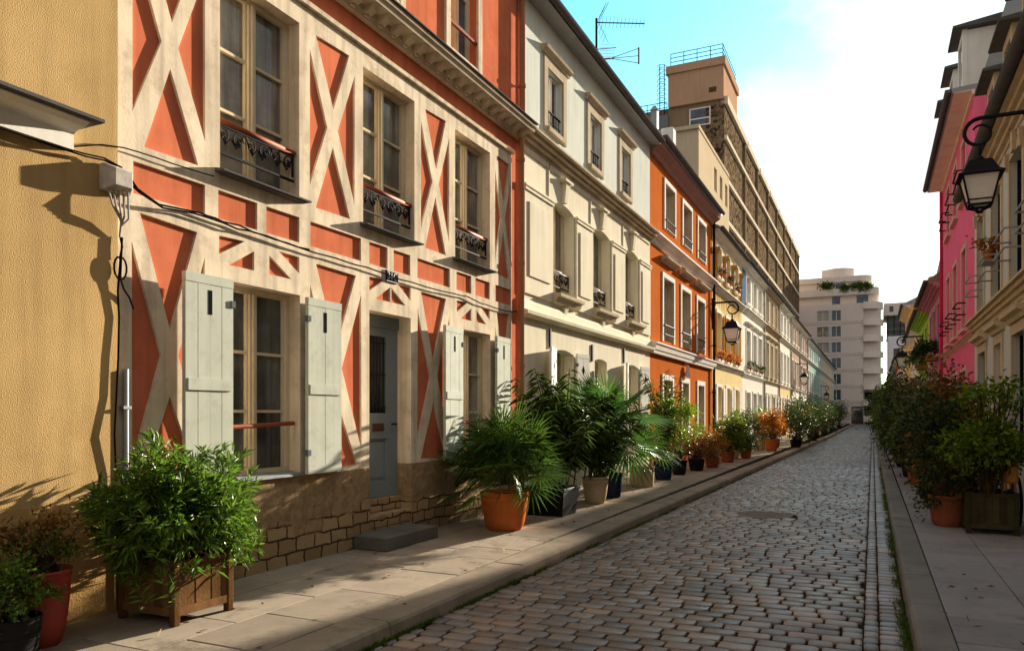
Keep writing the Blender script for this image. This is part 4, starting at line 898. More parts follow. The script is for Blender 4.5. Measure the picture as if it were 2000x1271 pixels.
def annexe():
    H=thing('stair_block','beige concrete annexe with narrow slot windows in front of the tall brown building','building',(-12,57,0))
    X=-10.6; sl=[]
    for zz in (18.2,13.6): sl+= [rectp(57.+i*2.3,zz-i*0,58.1+i*2.3,zz+1.75) for i in range(3)]
    m=MB(); sheet(m,X,1,(51.5,0,63.4,20.85),sl,[.3]*6); body(m,X,1,51.5,63.4,0,20.85,depth=7); m.add([(X,51.5,20.85),(X,63.4,20.85),(X-7,63.4,20.85),(X-7,51.5,20.85)],[(0,1,2,3)]); m.build('wall',beigeconc,H)
    for i in range(6): s=sl[i]; m=MB(); m.box(X-.3,s[0][0],s[0][1],X-.25,s[1][0],s[2][1]); m.build('window',glass,H)
    m=MB(); m.box(-15.2,51.3,20.851,X+.05,63.3,21.1); m.build('coping',beigeconc,H)
    a,b,z0,z1=-13.6,-11.5,15.6,18.1; yf=51.5
    m=MB(); m.box(a,yf,z0,a+.25,yf-.12,z1); m.box(b-.25,yf,z0,b,yf-.12,z1); m.box(a+.25,yf,z1-.3,b-.25,yf-.12,z1); m.box(a+.25,yf,z1-1.4,b-.25,yf-.09,z1-.301); w=m.build('window',beigeconc,H)
    m=MB(); m.box(a+.25,yf+.0,z0,b-.25,yf-.05,z1-1.401); m.build('pane',blueglass,w)
annexe()
# small roof clutter behind orange house gable
t=thing('chimney','grey metal flue and white vent box at the near edge of the orange roof','chimney',(-5.72,21.7,9.0))
m=MB(); m.box(-5.82,21.6,8.98,-5.64,21.78,10.45); m.loft([[(-5.85,21.57,10.451),(-5.61,21.57,10.451),(-5.61,21.81,10.451),(-5.85,21.81,10.451)],[(-5.76,21.66,10.6),(-5.70,21.66,10.6),(-5.70,21.72,10.6),(-5.76,21.72,10.6)]]); m.build('flue',zinc,t)
m=MB(); m.box(-5.6,21.9,9.1,-5.25,22.3,10.0); m.build('vent_box',white,t,bevel=.03)
m=MB(); m.tube([(-5.3,21.2,9.05),(-5.45,21.6,9.4),(-5.5,21.9,9.75)],.035,7); m.build('elbow_pipe',lead,t)
def antenna():
    bx_,by=-6.1,17.6; z0=8.9
    t=thing('tv_antenna','rooftop television antenna with two aerials on a mast above the cream house','antenna',(bx_,by,z0))
    m=MB(); m.tube([(bx_,by,z0),(bx_,by,11.3)],.028,8); m.build('mast',iron,t)
    def yagi(o,d,L,n,h,nm):
        m=MB(); o=Vector(o); d=Vector(d).normalized(); e=o+d*L; m.tube([o,e],.014,6); s=d.cross(Vector((0,0,1))).normalized()
        for i in range(n):
            p=o+d*L*(.12+.86*i/(n-1)); k=h*(1-.35*i/n); m.tube([p-s*k*.45+Vector((0,0,-k*.35)),p+s*k*.45+Vector((0,0,k*.35))],.005,4)
        for sg in (1,-1):
            for k in range(4): q=o+d*(.05+.05*k)+Vector((0,0,sg*(.08+.1*k))); m.tube([q-s*.22,q+s*.22],.005,4)
        m.tube([o+d*.05,o+d*.3+Vector((0,0,.5))],.006,4); m.tube([o+d*.05,o+d*.3+Vector((0,0,-.5))],.006,4); return m.build(nm,iron,t)
    yagi((bx_,by,11.2),(.95,.55,.02),1.2,12,.26,'upper_aerial')
    m=MB(); o=Vector((bx_+.1,by,10.28)); d=Vector((.95,.5,.12)).normalized(); s=d.cross(Vector((0,0,1))).normalized()
    a=o+d*.25; b=o+d*.95
    for sg in (.3,0,-.3): m.tube([a,b+Vector((0,0,sg*.6))],.009,5)
    m.tube([b+Vector((0,0,.2)),b-Vector((0,0,.2))],.022,6); m.tube([o-d*.1,a],.02,6); m.build('lower_aerial',mat('faded_red',(.22,.05,.05),.6),t)
    m=MB(); m.tube([(bx_-.3,by,10.58),(bx_+.45,by+.2,10.58)],.013,5); m.tube([(bx_-.2,by,10.5),(bx_-.15,by,10.8)],.008,4)
    for i in range(8): q=Vector((bx_+.1,by+.02,10.15+i*.07)); m.tube([q,q+Vector((.32,.15,.0))],.004,4); m.tube([q+Vector((.04*i,.02*i,-.05*i)),q+Vector((.04*i,.02*i,.45-.09*i))],.004,4)
    m.build('reflector_grid',metalgrey,t)
antenna()
def endbuilding():
    Y=135.; H=thing('apartment_building','tall rosy grey apartment block with curved corner balconies closing the street end','building',(-4,Y+6,0))
    xl,xr=-17.,1.2
    rows=[18.6-2.6*i for i in range(7)]
    holes=[];dep=[]
    for z in rows[:6]: holes+= [rectp(-8.35,z-1.7,-6.6,z),rectp(-6.1,z-1.75,-4.75,z)]; dep+=[.25,.25]
    holes+= [rectp(-3.2,.0,-1.35,2.9)]; dep+=[.8]
    holes+= [rectp(-7.0,.5,-5.0,2.6)]; dep+=[.3]
    # facade faces -y : build by swapping axes
    m=MB(); tmp=MB(); sheet(tmp,-Y,1,(xl,0,-1.4,19.6),[[(p[0],p[1]) for p in h] for h in holes],dep)
    m.add([(v[1],-v[0],v[2]) for v in tmp.v],tmp.f); m.box(xl,Y+.9,0,1.2,Y+14,19.55); m.box(-1.4,Y,0,-1.35,Y+1,19.6); m.add([(xl,Y,19.6),(-1.4,Y,19.6),(-1.4,Y+1,19.6),(xl,Y+1,19.6)],[(0,1,2,3)]); m.build('wall',apart,H)
    for i,z in enumerate(rows):
        m=MB(); m.box(xl,Y-.02,z-2.25,-1.45,Y-.005,z-2.2); m.box(xl,Y-.02,z-1.95,-1.45,Y-.005,z-1.92); m.build('joint_line',mat('joint_grey',(.25,.21,.19),.9),H)
    for i,z in enumerate(rows[:6]):
        for a,b,k in ((-8.35,-6.6,0),(-6.1,-4.75,1)):
            m=MB(); m.box(a,Y+.24,z-1.75,b,Y+.2,z) ; c=(a+b)/2; 
            w=m.build('window',blueglass if k else (plastic if i%2==0 else curtainglass),H)
            m=MB(); m.box(c-.04,Y+.2,z-1.75,c+.04,Y+.12,z); m.box(a,Y+.199,z-1.76,b,Y+.12,z-1.66); m.build('frame',white,w)
        m=MB(); m.box(-6.58,Y-.03,z-1.75,-6.12,Y-.004,z); m.build('pale_panel',mat('bluish_panel',(.50,.53,.58),.7),H)
    # curved corner with balconies
    cx,cy,r=-1.4,Y+2.6,2.6
    def arc(rr,n=10): return [(cx+rr*math.sin(a),cy-rr*math.cos(a)) for a in [math.pi*.5*i/n for i in range(n+1)]]
    for i,z in enumerate(rows[:7]):
        zt=z-1.7
        m=MB(); o=arc(r+.35); inn=arc(r-.5); pl=o+inn[::-1]
        m.loft([[(px,py,zt-.95) for px,py in pl],[(px,py,zt+.05) for px,py in pl]]); b=m.build('balcony',apart2,H)
        m=MB(); pl=arc(r-.9)+arc(r-1.1)[::-1]; m.loft([[(px,py,zt+.051) for px,py in pl],[(px,py,z+.02) for px,py in pl]]); m.build('bay_window',glass,H)
        m=MB()
        for q in arc(r-.86,5): m.tube([(q[0],q[1],zt+.05),(q[0],q[1],z)],.05,4)
        m.build('mullion',white,H)
    m=MB(); pl=arc(r+.3)+[(cx,cy+8)]; m.loft([[(px,py,18.62) for px,py in pl],[(px,py,19.75) for px,py in pl]]); m.build('parapet',apart2,H)
    # set-back upper floors
    def tier(x0,x1,y0,z0,z1,mt,nm='upper_floor',rad=1.6):
        m=MB(); n=6; P=[(x0,y0)]+[(x1-rad+rad*math.sin(a),y0+rad-rad*math.cos(a)) for a in [math.pi*.5*i/n for i in range(n+1)]]+[(x1,Y+13.5),(x0,Y+13.5)]
        m.loft([[(px,py,z0) for px,py in P],[(px,py,z1) for px,py in P]]); return m.build(nm,mt,H)
    tier(xl,.7,Y+1.2,19.6,21.1,apart2); tier(xl,.9,Y+.6,21.1,22.2,apart,'terrace_parapet'); tier(xl,-.5,Y+2.2,22.2,23.5,apart2); tier(xl,-.2,Y+1.9,23.5,24.4,apart,'roof_slab')
    m=MB(); P=[(-7.9,Y+4.2),(-6.,Y+3.),(-4.4,Y+3.),(-2.9,Y+4.2),(-2.9,Y+10),(-7.9,Y+10)]; m.loft([[(px,py,24.4) for px,py in P],[(px,py,26.0) for px,py in P]]); m.build('rooftop_room',apart2,H)
    for a,b,z0,z1,yy_ in ((-6.1,-4.9,19.75,21.0,1.2),(-2.4,-.7,19.75,21.0,1.2),(-5.6,-4.6,22.3,23.3,2.2),(-3.2,-1.6,22.3,23.3,2.2)):
        m=MB(); m.box(a,Y+yy_+.1,z0,b,Y+yy_-.05,z1); m.build('window',blueglass,H)
    m=MB(); m.box(-3.2,Y+.75,0,-1.35,Y+.7,2.9); w=m.build('door',glass,H)
    m=MB(); m.box(-2.9,Y+.69,2.3,-1.9,Y+.66,2.5); m.build('door_lamp',milk,w)
    m=MB(); m.box(-7.,Y+.29,.5,-5.,Y+.25,2.6); m.build('window',glass,H)
    m=MB(); m.box(-1.2,Y+.5,0,1.2,Y+.55,5.2); m.build('garage_door',black,H)
    for cxx,n in ((-6.9,1.0),(-4.2,.7),(-2.2,1.1),(-1.,.9)):
        k=500; P=np.stack([cxx+rng.normal(size=k)*.5*n,np.full(k,Y+.75)+rng.normal(size=k)*.2,22.3+rng.normal(size=k)*.3+ (0.5 if cxx<-6 else 0)],1); V,F=leaves(P,rng.normal(size=(k,3)),np.full(k,.42),np.full(k,.2)); o=npmesh('terrace_plants',V,F,Lbush,H)
endbuilding()
def whitebuilding():
    Y=137.; H=thing('white_building','pale building with glazed steel storeys beyond the right row','building',(8,Y+5,0))
    m=MB(); m.box(2.2,Y,0,24,Y+12,14.2); m.build('wall',mat('pale_violet_render',(.78,.76,.78),.85),H)
    m=MB(); m.box(1.6,Y+.4,17.6,24,Y+12,19.6); m.build('upper_wall',apart2,H)
    m=MB(); m.box(2.,Y+1.5,14.2,24,Y+11,17.6); m.build('glazed_storey',glass,H)
    m=MB()
    for i in range(10): m.bar((2.2+i*.9,Y+.3,14.2),(2.2+i*.9,Y+.3,17.7),.09)
    for z in (15.0,16.0,17.2): m.bar((2.,Y+.3,z),(12.,Y+.3,z),.09)
    m.build('steel_frame',iron,H)
    for z in (12.2,9.4,6.6):
        for a in (3.0,5.2): m=MB(); m.box(a,Y-.02,z-1.2,a+.7,Y+.1,z); m.build('window',glass,H)
    for a in (2.4,5.0): m=MB(); m.box(a,Y+.38,18.2,a+.6,Y+.5,19.1); m.build('window',glass,H)
whitebuilding()
# ================================================================== LANTERNS
def lantern(label,px,py,zarm,wallx,s=1.,arm_y=None):
    dr=1 if wallx<px else -1
    t=thing('wall_lantern',label,'street lamp',(wallx,py,zarm),'wall lanterns')
    m=MB(); m.tube([(wallx,py,zarm),(px+dr*.0,py,zarm)],.022*s,8)
    n=22; pts=[]
    for i in range(n+1):
        a=math.pi/2-i/n*math.pi*2.3*1; rad=.155*s*(1-.55*i/n); pts.append((px+dr*(rad*math.cos(a))*1.,py,zarm-.155*s+rad*math.sin(a)))
    m.tube(pts,[.022*s*(1-.5*i/n) for i in range(n+1)],7)
    m.tube([(wallx,py,zarm-.5*s),(px-dr*.38*s,py,zarm-.01)],.014*s,6); m.box(wallx,py-.03*s,zarm-.6*s,wallx+dr*.025,py+.03*s,zarm+.1*s)
    m.tube([(px,py,zarm-.3*s),(px,py,zarm-.42*s)],.016*s,6); m.lathe([(.012*s,0),(.05*s,.01*s),(.03*s,.04*s),(.012*s,.05*s)],(px,py,zarm-.44*s),8); m.build('bracket',iron,t)
    zt=zarm-.44*s
    def sq(h,z): return [(px-h,py-h,z),(px+h,py-h,z),(px+h,py+h,z),(px-h,py+h,z)]
    m=MB(); m.loft([sq(.03*s,zt),sq(.055*s,zt-.01*s)]); m.loft([sq(.10*s,zt-.012*s),sq(.155*s,zt-.13*s),sq(.205*s,zt-.165*s),sq(.205*s,zt-.175*s)]); m.build('cap',iron,t)
    zb=zt-.47*s; zg=zt-.178*s
    m=MB()
    for i,j in ((-1,-1),(1,-1),(1,1),(-1,1)): m.bar((px+i*.165*s,py+j*.165*s,zg),(px+i*.10*s,py+j*.10*s,zb),.018*s)
    for i in range(4):
        c=[(-1,-1),(1,-1),(1,1),(-1,1)]; a,b=c[i],c[(i+1)%4]
        m.bar((px+a[0]*.10*s,py+a[1]*.10*s,zb),(px+b[0]*.10*s,py+b[1]*.10*s,zb),.02*s); m.bar((px+a[0]*.105*s,py+a[1]*.105*s,zb+.05*s),(px+b[0]*.105*s,py+b[1]*.105*s,zb+.05*s),.013*s)
        m.tube([(px+a[0]*.10*s,py+a[1]*.10*s,zb),(px+a[0]*.05*s,py+a[1]*.05*s,zb-.03*s),(px,py,zb-.06*s)],.009*s,5)
    m.lathe([(.03*s,0),(.035*s,.015*s),(.015*s,.03*s)],(px,py,zb-.075*s),8); m.build('frame',iron,t)
    m=MB(); q=lambda f,z:sq((.098+(.160-.098)*f)*s,z); L=[sq(.096*s,zb+.01*s),sq(.157*s,zg+.0)]
    vs=L[0]+L[1]; m.add(vs,[(i,(i+1)%4,4+(i+1)%4,4+i) for i in range(4)]+[(3,2,1,0)]); m.build('glass',milk,t)
    return t
lantern('black wall lantern at the upper right on the light grey house',1.0,9.2,4.72,XR)
lantern('black wall lantern on the drainpipe between orange and ochre houses',-4.62,28.32,5.72,XL,1.6)
lantern('small distant black wall lantern on the sunlit far left row',-4.75,62.,5.5,XL,1.7)
lantern('tiny distant black wall lantern on the shaded far left row',-4.75,93.,4.8,XL,1.7)
lantern('distant black wall lantern on the right row before the apricot house',1.15,37.2,5.0,XR,1.45)
# ================================================================== PLANTS
def pot(name,label,cat,c,rt,rb,h,m_,group=None,rim=.05,ribs=True,square=False):
    t=thing(name,label,cat,c,group); m=MB()
    if square:
        sqr=lambda r,z:[(c[0]-r,c[1]-r,c[2]+z),(c[0]+r,c[1]-r,c[2]+z),(c[0]+r,c[1]+r,c[2]+z),(c[0]-r,c[1]+r,c[2]+z)]
        m.loft([sqr(rb,0),sqr(rt,h*.9),sqr(rt+.012,h*.9),sqr(rt+.012,h),sqr(rt-.03,h),sqr(rt-.035,h-.05)]); m.build('pot',m_,t,bevel=.012)
        m=MB(); m.loft([sqr(rt-.036,h-.06),sqr(rt-.036,h-.045)]); m.build('soil',soil,t)
    else:
        pr=[(rb*.96,0),(rb,.01)]
        for i in range(1,6): f=i/6; pr.append((rb+(rt*.95-rb)*(f**.55),h*.8*f))
        pr+= [(rt*.95,h-rim*2.2),(rt*.965,h-rim*2.1),(rt*.965,h-rim*1.9),(rt*.95,h-rim*1.8),(rt*.96,h-rim),(rt,h-rim*.9),(rt*1.01,h-rim*.2),(rt,h),(rt*.93,h),(rt*.91,h-.05)]
        m.lathe(pr,c,28); m.build('pot',m_,t,smooth=False); 
        me=t.children[0].data; me.polygons.foreach_set('use_smooth',[len(p.vertices)==4 for p in me.polygons])
        m=MB(); m.lathe([(rt*.91,h-.065),(rt*.91,h-.05),(.001,h-.04)],c,20); m.build('soil',soil,t)
    return t
def bush(t,c,rad,n,L,W,mt,seed,clumps=40,base=None,fill=.5,name='foliage',droop=.1,stems=True,flat=.0,dead=0,bias=0,low=False):
    """clumpy crown: leaf tufts at the ends of branches that fill an uneven ellipsoid"""
    r=np.random.default_rng(seed); C=np.array(c); Rd=np.array(rad)
    d=r.normal(size=(clumps,3)); d/=np.linalg.norm(d,axis=1,keepdims=True); d[:,2]=np.where(d[:,2]<(-.75 if low else -.35),-d[:,2]*.6,d[:,2])
    rr=fill+(1-fill)*r.random(clumps)**.6; rr*=1+.22*r.normal(size=clumps)*.6
    K=C+d*Rd*rr[:,None]
    idx=r.integers(0,clumps,n); sp=.16*np.mean(Rd)
    P=K[idx]+r.normal(size=(n,3))*sp*(.5+1*r.random((n,1)))
    D=(P-C)/Rd*.7+r.normal(size=(n,3))*.9; D[:,2]+=.15+bias
    V,F=leaves(P,D,L*(.45+1.0*r.random(n)),W*(.55+.9*r.random(n)),rs=r,droop=droop)
    o=npmesh(name,V,F,mt,t)
    if dead:
        k=dead; id2=r.integers(0,max(3,clumps//8),k); P=K[id2]+r.normal(size=(k,3))*sp; V,F=leaves(P,r.normal(size=(k,3)),L*np.ones(k),W*np.ones(k),rs=r); npmesh('dry_leaves',V,F,Lbrn,t)
    if stems and base is not None:
        m=MB(); B=Vector(base)
        for i in range(min(clumps,26)):
            e=Vector(K[i]); b=B+Vector((r.normal()*.05,r.normal()*.05,0)); mid=b.lerp(e,.5)+Vector((r.normal()*.04,r.normal()*.04,.08*Rd[2]))
            m.tube([b,mid,e],[.011,.008,.004],5)
        m.build('stems',bark,t)
    return o
def whorls(t,tips,mt,nl,L,W,seed,name='foliage'):
    r=np.random.default_rng(seed); P=[];D=[]
    for tip,dirv in tips:
        dv=np.array(dirv)/np.linalg.norm(dirv); back=.24
        for k in range(nl):
            f=k/nl; P.append(np.array(tip)-dv*back*(1-f)); ax=r.normal(size=3); ax-=dv*ax.dot(dv); ax/=np.linalg.norm(ax); D.append(dv*(.25+.9*f)+ax*(1.1-.6*f)+np.array([0,0,-.12]))
    P=np.array(P);D=np.array(D); n=len(P)
    V,F=leaves(P,D,L*(.5+.95*r.random(n)),W*(.65+.7*r.random(n)),rs=r,droop=.12); return npmesh(name,V,F,mt,t)
def fan(V,F,base,d,size,nb,spread,r,droop=.25,wid=.05):
    """one palmate leaf: blades radiating in a fan from its hub"""
    d=np.array(d)/np.linalg.norm(d); s=np.cross(d,[0,0,1.]); 
    if np.linalg.norm(s)<.1: s=np.array([1.,0,0])
    s/=np.linalg.norm(s); roll=r.normal()*.5; nrm=np.cross(s,d); s2=s*math.cos(roll)+nrm*math.sin(roll); nrm=np.cross(s2,d)
    hub=np.array(base)
    for i in range(nb):
        a=(i/(nb-1)-.5)*spread; bd=d*math.cos(a)+s2*math.sin(a); L=size*(1-.3*abs(a)/(spread/2+.01))*(.9+.2*r.random())
        side=np.cross(bd,nrm); side/=np.linalg.norm(side); w=wid*size
        p1=hub+bd*L*.5+side*w/2; p2=hub+bd*L*.5-side*w/2; p3=hub+bd*L+np.array([0,0,-droop*L*(.4+.6*r.random())]); k=hub+bd*L*.5+nrm*w*.35
        o=len(V); V+= [hub,p1,k,p2,p3]; F+= [(o,o+1,o+2),(o,o+2,o+3),(o+1,o+4,o+2),(o+2,o+4,o+3)]
def palm(t,c,n,size,pet,mt,seed,nb=22,spread=4.2,up=.35,trunk=None,tr=.06,sp_up=(-.25,1.0),droop=.25,wid=.05):
    r=np.random.default_rng(seed); V=[];F=[]; m=MB(); c=np.array(c,float)
    for i in range(n):
        az=i*2.39996+r.normal()*.25; el=sp_up[0]+(sp_up[1]-sp_up[0])*((i+.5)/n)+r.normal()*.12
        d=np.array([math.cos(az)*math.cos(el),math.sin(az)*math.cos(el),math.sin(el)])
        L=pet*(.75+.5*r.random()); e=c+d*L+np.array([0,0,.05*L]); mid=c+d*L*.5+np.array([0,0,.08*L])
        m.tube([tuple(c),tuple(mid),tuple(e)],[.012,.009,.007],5)
        d2=d+np.array([0,0,-.25*math.cos(el)]); fan(V,F,e,d2,size*(.8+.4*r.random()),nb,spread,r,droop,wid)
    npmesh('fronds',np.array(V),np.array(F),mt,t)
    m.build('stems',mat('petiole',(.10,.12,.03),.6),t)
    if trunk is not None:
        m=MB(); m.tube([trunk,((trunk[0]+c[0])/2+.03,(trunk[1]+c[1])/2,(trunk[2]+c[2])/2),tuple(c)],[tr*1.1,tr,tr*1.2],9); m.build('trunk',bark,t)
G_P='potted plants along the pavements'
def planter_box(name,label,x0,y0,x1,y1,z,h,m_,rot=0):
    cx,cy=(x0+x1)/2,(y0+y1)/2; t=thing(name,label,'planter',(cx,cy,z),G_P)
    p=.055
    for a in (x0,x1-p):
        for b in (y0,y1-p): m=MB(); m.box(a,b,z,a+p,b+p,z+h+.02); m.build('post',m_,t,bevel=.006)
    for side in range(4):
        m=MB(); k=6
        if side<2:
            yy=y0+.012 if side==0 else y1-.036; ws=(x1-x0-2*p)/k
            for i in range(k): m.box(x0+p+i*ws+.002,yy,z+.13,x0+p+(i+1)*ws-.002,yy+.024-.003*(i%2),z+h-.05)
            m.box(x0+p,yy-.008,z+.07,x1-p,yy+.032,z+.129); m.box(x0+p,yy-.008,z+h-.049,x1-p,yy+.032,z+h)
        else:
            xx=x0+.012 if side==2 else x1-.036; ws=(y1-y0-2*p)/k
            for i in range(k): m.box(xx,y0+p+i*ws+.002,z+.13,xx+.024-.003*(i%2),y0+p+(i+1)*ws-.002,z+h-.05)
            m.box(xx-.008,y0+p,z+.07,xx+.032,y1-p,z+.129); m.box(xx-.008,y0+p,z+h-.049,xx+.032,y1-p,z+h)
        m.build('side_panel',m_,t)
    m=MB(); m.box(x0+.05,y0+.05,z+.12,x1-.05,y1-.05,z+h-.08); m.build('soil',soil,t)
    return t
# --- left: oleander in slatted box
t=planter_box('planter','weathered slatted wooden planter box holding a wide bushy oleander',-5.12,3.86,-4.52,4.42,PZ,.46,oldwood)
def oleander(t):
    r=np.random.default_rng(9); tips=[]; m=MB(); B=np.array([-4.82,4.14,.5]); C=np.array([-4.80,4.14,.90]); Rd=np.array([.62,.70,.56])
    for i in range(520):
        d=r.normal(size=3); d/=np.linalg.norm(d)
        if d[2]<-.72: d[2]*=-.5
        rad=(.45+.55*r.random()**.45); lump=1+.13*math.sin(d[0]*5+1)+.12*math.sin(d[1]*6+d[2]*4)
        tip=C+d*Rd*rad*lump
        if tip[0]<-5.2: tip[0]=-5.2+.1*r.random()
        dv=d*.8+np.array([0,0,.35])+r.normal(size=3)*.35; tips.append((tip,dv))
        if i<110:
            b=B+r.normal(size=3)*np.array([.09,.09,.0]); mid=(b+tip)/2+np.array([0,0,.1]); m.tube([tuple(b),tuple(mid),tuple(tip)],[.010,.008,.004],5)
    whorls(t,tips,Lole,24,.088,.018,4); m.build('stems',mat('reddish_stem',(.13,.065,.045),.7),t)
    P=np.array([[-5.0,3.98,.86],[-4.95,4.0,.72],[-5.05,3.9,.95]])[r.integers(0,3,130)]+r.normal(size=(130,3))*.07; V,F=leaves(P,r.normal(size=(130,3))+np.array([0,0,-.5]),np.full(130,.1),np.full(130,.02)); npmesh('dry_leaves',V,F,leafmat('rusty_leaf',(.26,.11,.03)),t)
oleander(t)
t=pot('plant_pot','tall tapering red pot with withered brown plants at the bottom left','potted plant',(-5.0,3.19,PZ),.20,.125,.50,redpot,G_P,rim=.02)
bush(t,(-5.0,3.19,.80),(.24,.24,.22),500,.05,.018,Lbrn,31,30,(-5.0,3.19,.58)); bush(t,(-4.98,3.22,.74),(.22,.22,.14),350,.045,.02,Lbush,32,18,(-5.0,3.19,.58),name='fresh_foliage',stems=False)
t=pot('plant_pot','low pot of dense small green leaves in the bottom left corner','potted plant',(-4.80,2.90,PZ),.16,.13,.28,blackpot,G_P)
bush(t,(-4.84,2.88,.50),(.25,.25,.26),2200,.036,.02,Lole,33,50,(-4.8,2.90,.38))
# --- orange pot with fan palm
t=pot('palm_pot','glossy orange round pot holding a dense dark fan palm','potted plant',(-4.42,9.05,PZ),.325,.225,.50,terracotta,G_P,rim=.05)
palm(t,(-4.42,9.05,.72),46,.44,.58,Lpalm,41,nb=22,spread=4.4,sp_up=(-.12,1.45),wid=.05,droop=.16)
bush(t,(-4.42,9.05,1.05),(.5,.5,.45),500,.3,.014,Lpalm,42,40,None,stems=False,name='inner_blades',droop=.3)
t=pot('plant_pot','black square tub of tall dark bamboo-like stems beside the orange pot','potted plant',(-4.45,10.75,PZ),.33,.29,.42,blackpot,G_P,square=True)
def rhapis(t,c,n,h,sp,mt,seed,L=.2,W=.022,nl=26):
    r=np.random.default_rng(seed); m=MB(); P=[];D=[]
    for i in range(n):
        b=np.array(c)+np.array([r.normal()*.1,r.normal()*.1,0]); lean=np.array([r.normal()*sp,r.normal()*sp,0]); H=h*(.55+.5*r.random()); e=b+lean+np.array([0,0,H])
        m.tube([tuple(b),tuple(b+lean*.35+np.array([0,0,H*.5])),tuple(e)],[.012,.010,.006],5)
        for k in range(nl):
            f=.28+.72*(k/nl); p=b+lean*f**1.5+np.array([0,0,H*f]); a=r.random()*6.28
            P.append(p+r.normal(size=3)*.02); D.append([math.cos(a),math.sin(a),.25-.5*r.random()])
    P=np.array(P);D=np.array(D);k=len(P); V,F=leaves(P,D,L*(.6+.8*r.random(k)),W*(.7+.6*r.random(k)),rs=r,droop=.45); npmesh('foliage',V,F,mt,t); m.build('stems',mat('green_cane',(.05,.06,.025),.5),t)
rhapis(t,(-4.45,10.75,.5),34,1.75,.3,Lbam,51,.22,.019,44)
t=pot('plant_pot','tapered tan clay pot with arching grassy leaves behind the black tub','potted plant',(-4.30,12.35,PZ),.23,.15,.46,tanpot,G_P)
rhapis(t,(-4.3,12.35,.55),26,1.4,.3,Lbam,52,.24,.018,34)
t=pot('palm_pot','dark round pot of a tall windmill palm with big green fans','potted plant',(-4.35,13.35,PZ),.22,.17,.45,bluepot,G_P)
palm(t,(-4.40,13.2,1.35),24,.70,.55,Lpalm2,61,nb=30,spread=4.0,sp_up=(-.5,1.25),trunk=(-4.35,13.35,.5),tr=.07,droop=.12,wid=.05)
bush(t,(-4.35,13.3,.75),(.22,.22,.16),260,.07,.03,Lbush,62,14,None,stems=False,name='underplanting')
t=pot('plant_pot','tan wicker-like round pot with dark drooping blades past the windmill palm','potted plant',(-4.4,15.6,PZ),.27,.24,.42,tanpot,G_P,rim=.03)
palm(t,(-4.4,15.6,.75),26,.5,.45,Lpalm,63,nb=14,spread=3.6,sp_up=(-.3,1.3),droop=.3)
t=pot('plant_pot','navy glazed pot of tall upright green bamboo before the orange house','potted plant',(-4.4,17.4,PZ),.22,.17,.42,bluepot,G_P)
rhapis(t,(-4.4,17.4,.5),26,2.1,.28,Lbush,64,.14,.022,44)
def simple(label,cx,cy,pm,rt,h,mt,rad,zc,n,L,W,seed,clumps=36,z=PZ,**k):
    top=zc+rad[2]; lo=.20; zc=(top+lo)/2; rad=(rad[0]*1.05,rad[1]*1.05,(top-lo)/2); n=int(n*1.35); k.setdefault('dead',60); k.setdefault('low',True)
    t=pot('plant_pot',label,'potted plant',(cx,cy,z),rt,rt*.72,h,pm,G_P); bush(t,(cx,cy,z+zc),rad,n,L,W,mt,seed,clumps,(cx,cy,z+h-.03),**k); return t
simple('black pot of wiry bright green twigs in front of the orange house',-4.4,19.0,blackpot,.2,.36,Lyel,(.5,.5,.8),1.25,2300,.08,.03,71)
simple('dark pot of reddish brown wiry shrub, low in front of the orange house',-4.3,20.6,blackpot,.22,.32,Lbrn,(.5,.55,.42),.72,1700,.08,.025,72)
simple('low pot of rusty feathery grass next to the reddish shrub',-4.15,22.0,oldterra,.2,.3,Lor,(.4,.5,.4),.6,1100,.1,.018,73)
simple('pot of sunlit yellow-green rounded bush before the ochre house',-4.15,24.6,oldterra,.22,.34,Lbush,(.5,.6,.5),.8,2200,.09,.04,74)
simple('second sunlit yellow-green bush, taller and looser, on the left pavement',-4.3,26.5,tanpot,.22,.34,Lyel,(.5,.6,.6),.9,2000,.09,.04,75)
simple('small terracotta pot with low green plant near the ochre house',-3.95,27.0,terracotta,.19,.3,Lbush,(.34,.34,.3),.52,900,.08,.035,76)
simple('pot of silvery green leaves under the left wall lantern',-4.35,29.8,blackpot,.22,.36,Lgrey,(.5,.6,.6),.95,1700,.09,.045,77)
simple('terracotta pot of bright orange bush standing near the kerb',-3.75,32.6,terracotta,.26,.5,Lor,(.55,.6,.55),1.05,1900,.09,.045,78)
simple('pot of pale green leaves behind the orange bush',-4.4,34.2,tanpot,.24,.36,Lyel,(.5,.6,.6),1.1,1500,.1,.045,79)
simple('rust-coloured bush, second of two, left of the dark shrubs',-4.0,35.9,oldterra,.24,.4,Lor,(.5,.6,.6),1.05,1500,.1,.045,80)
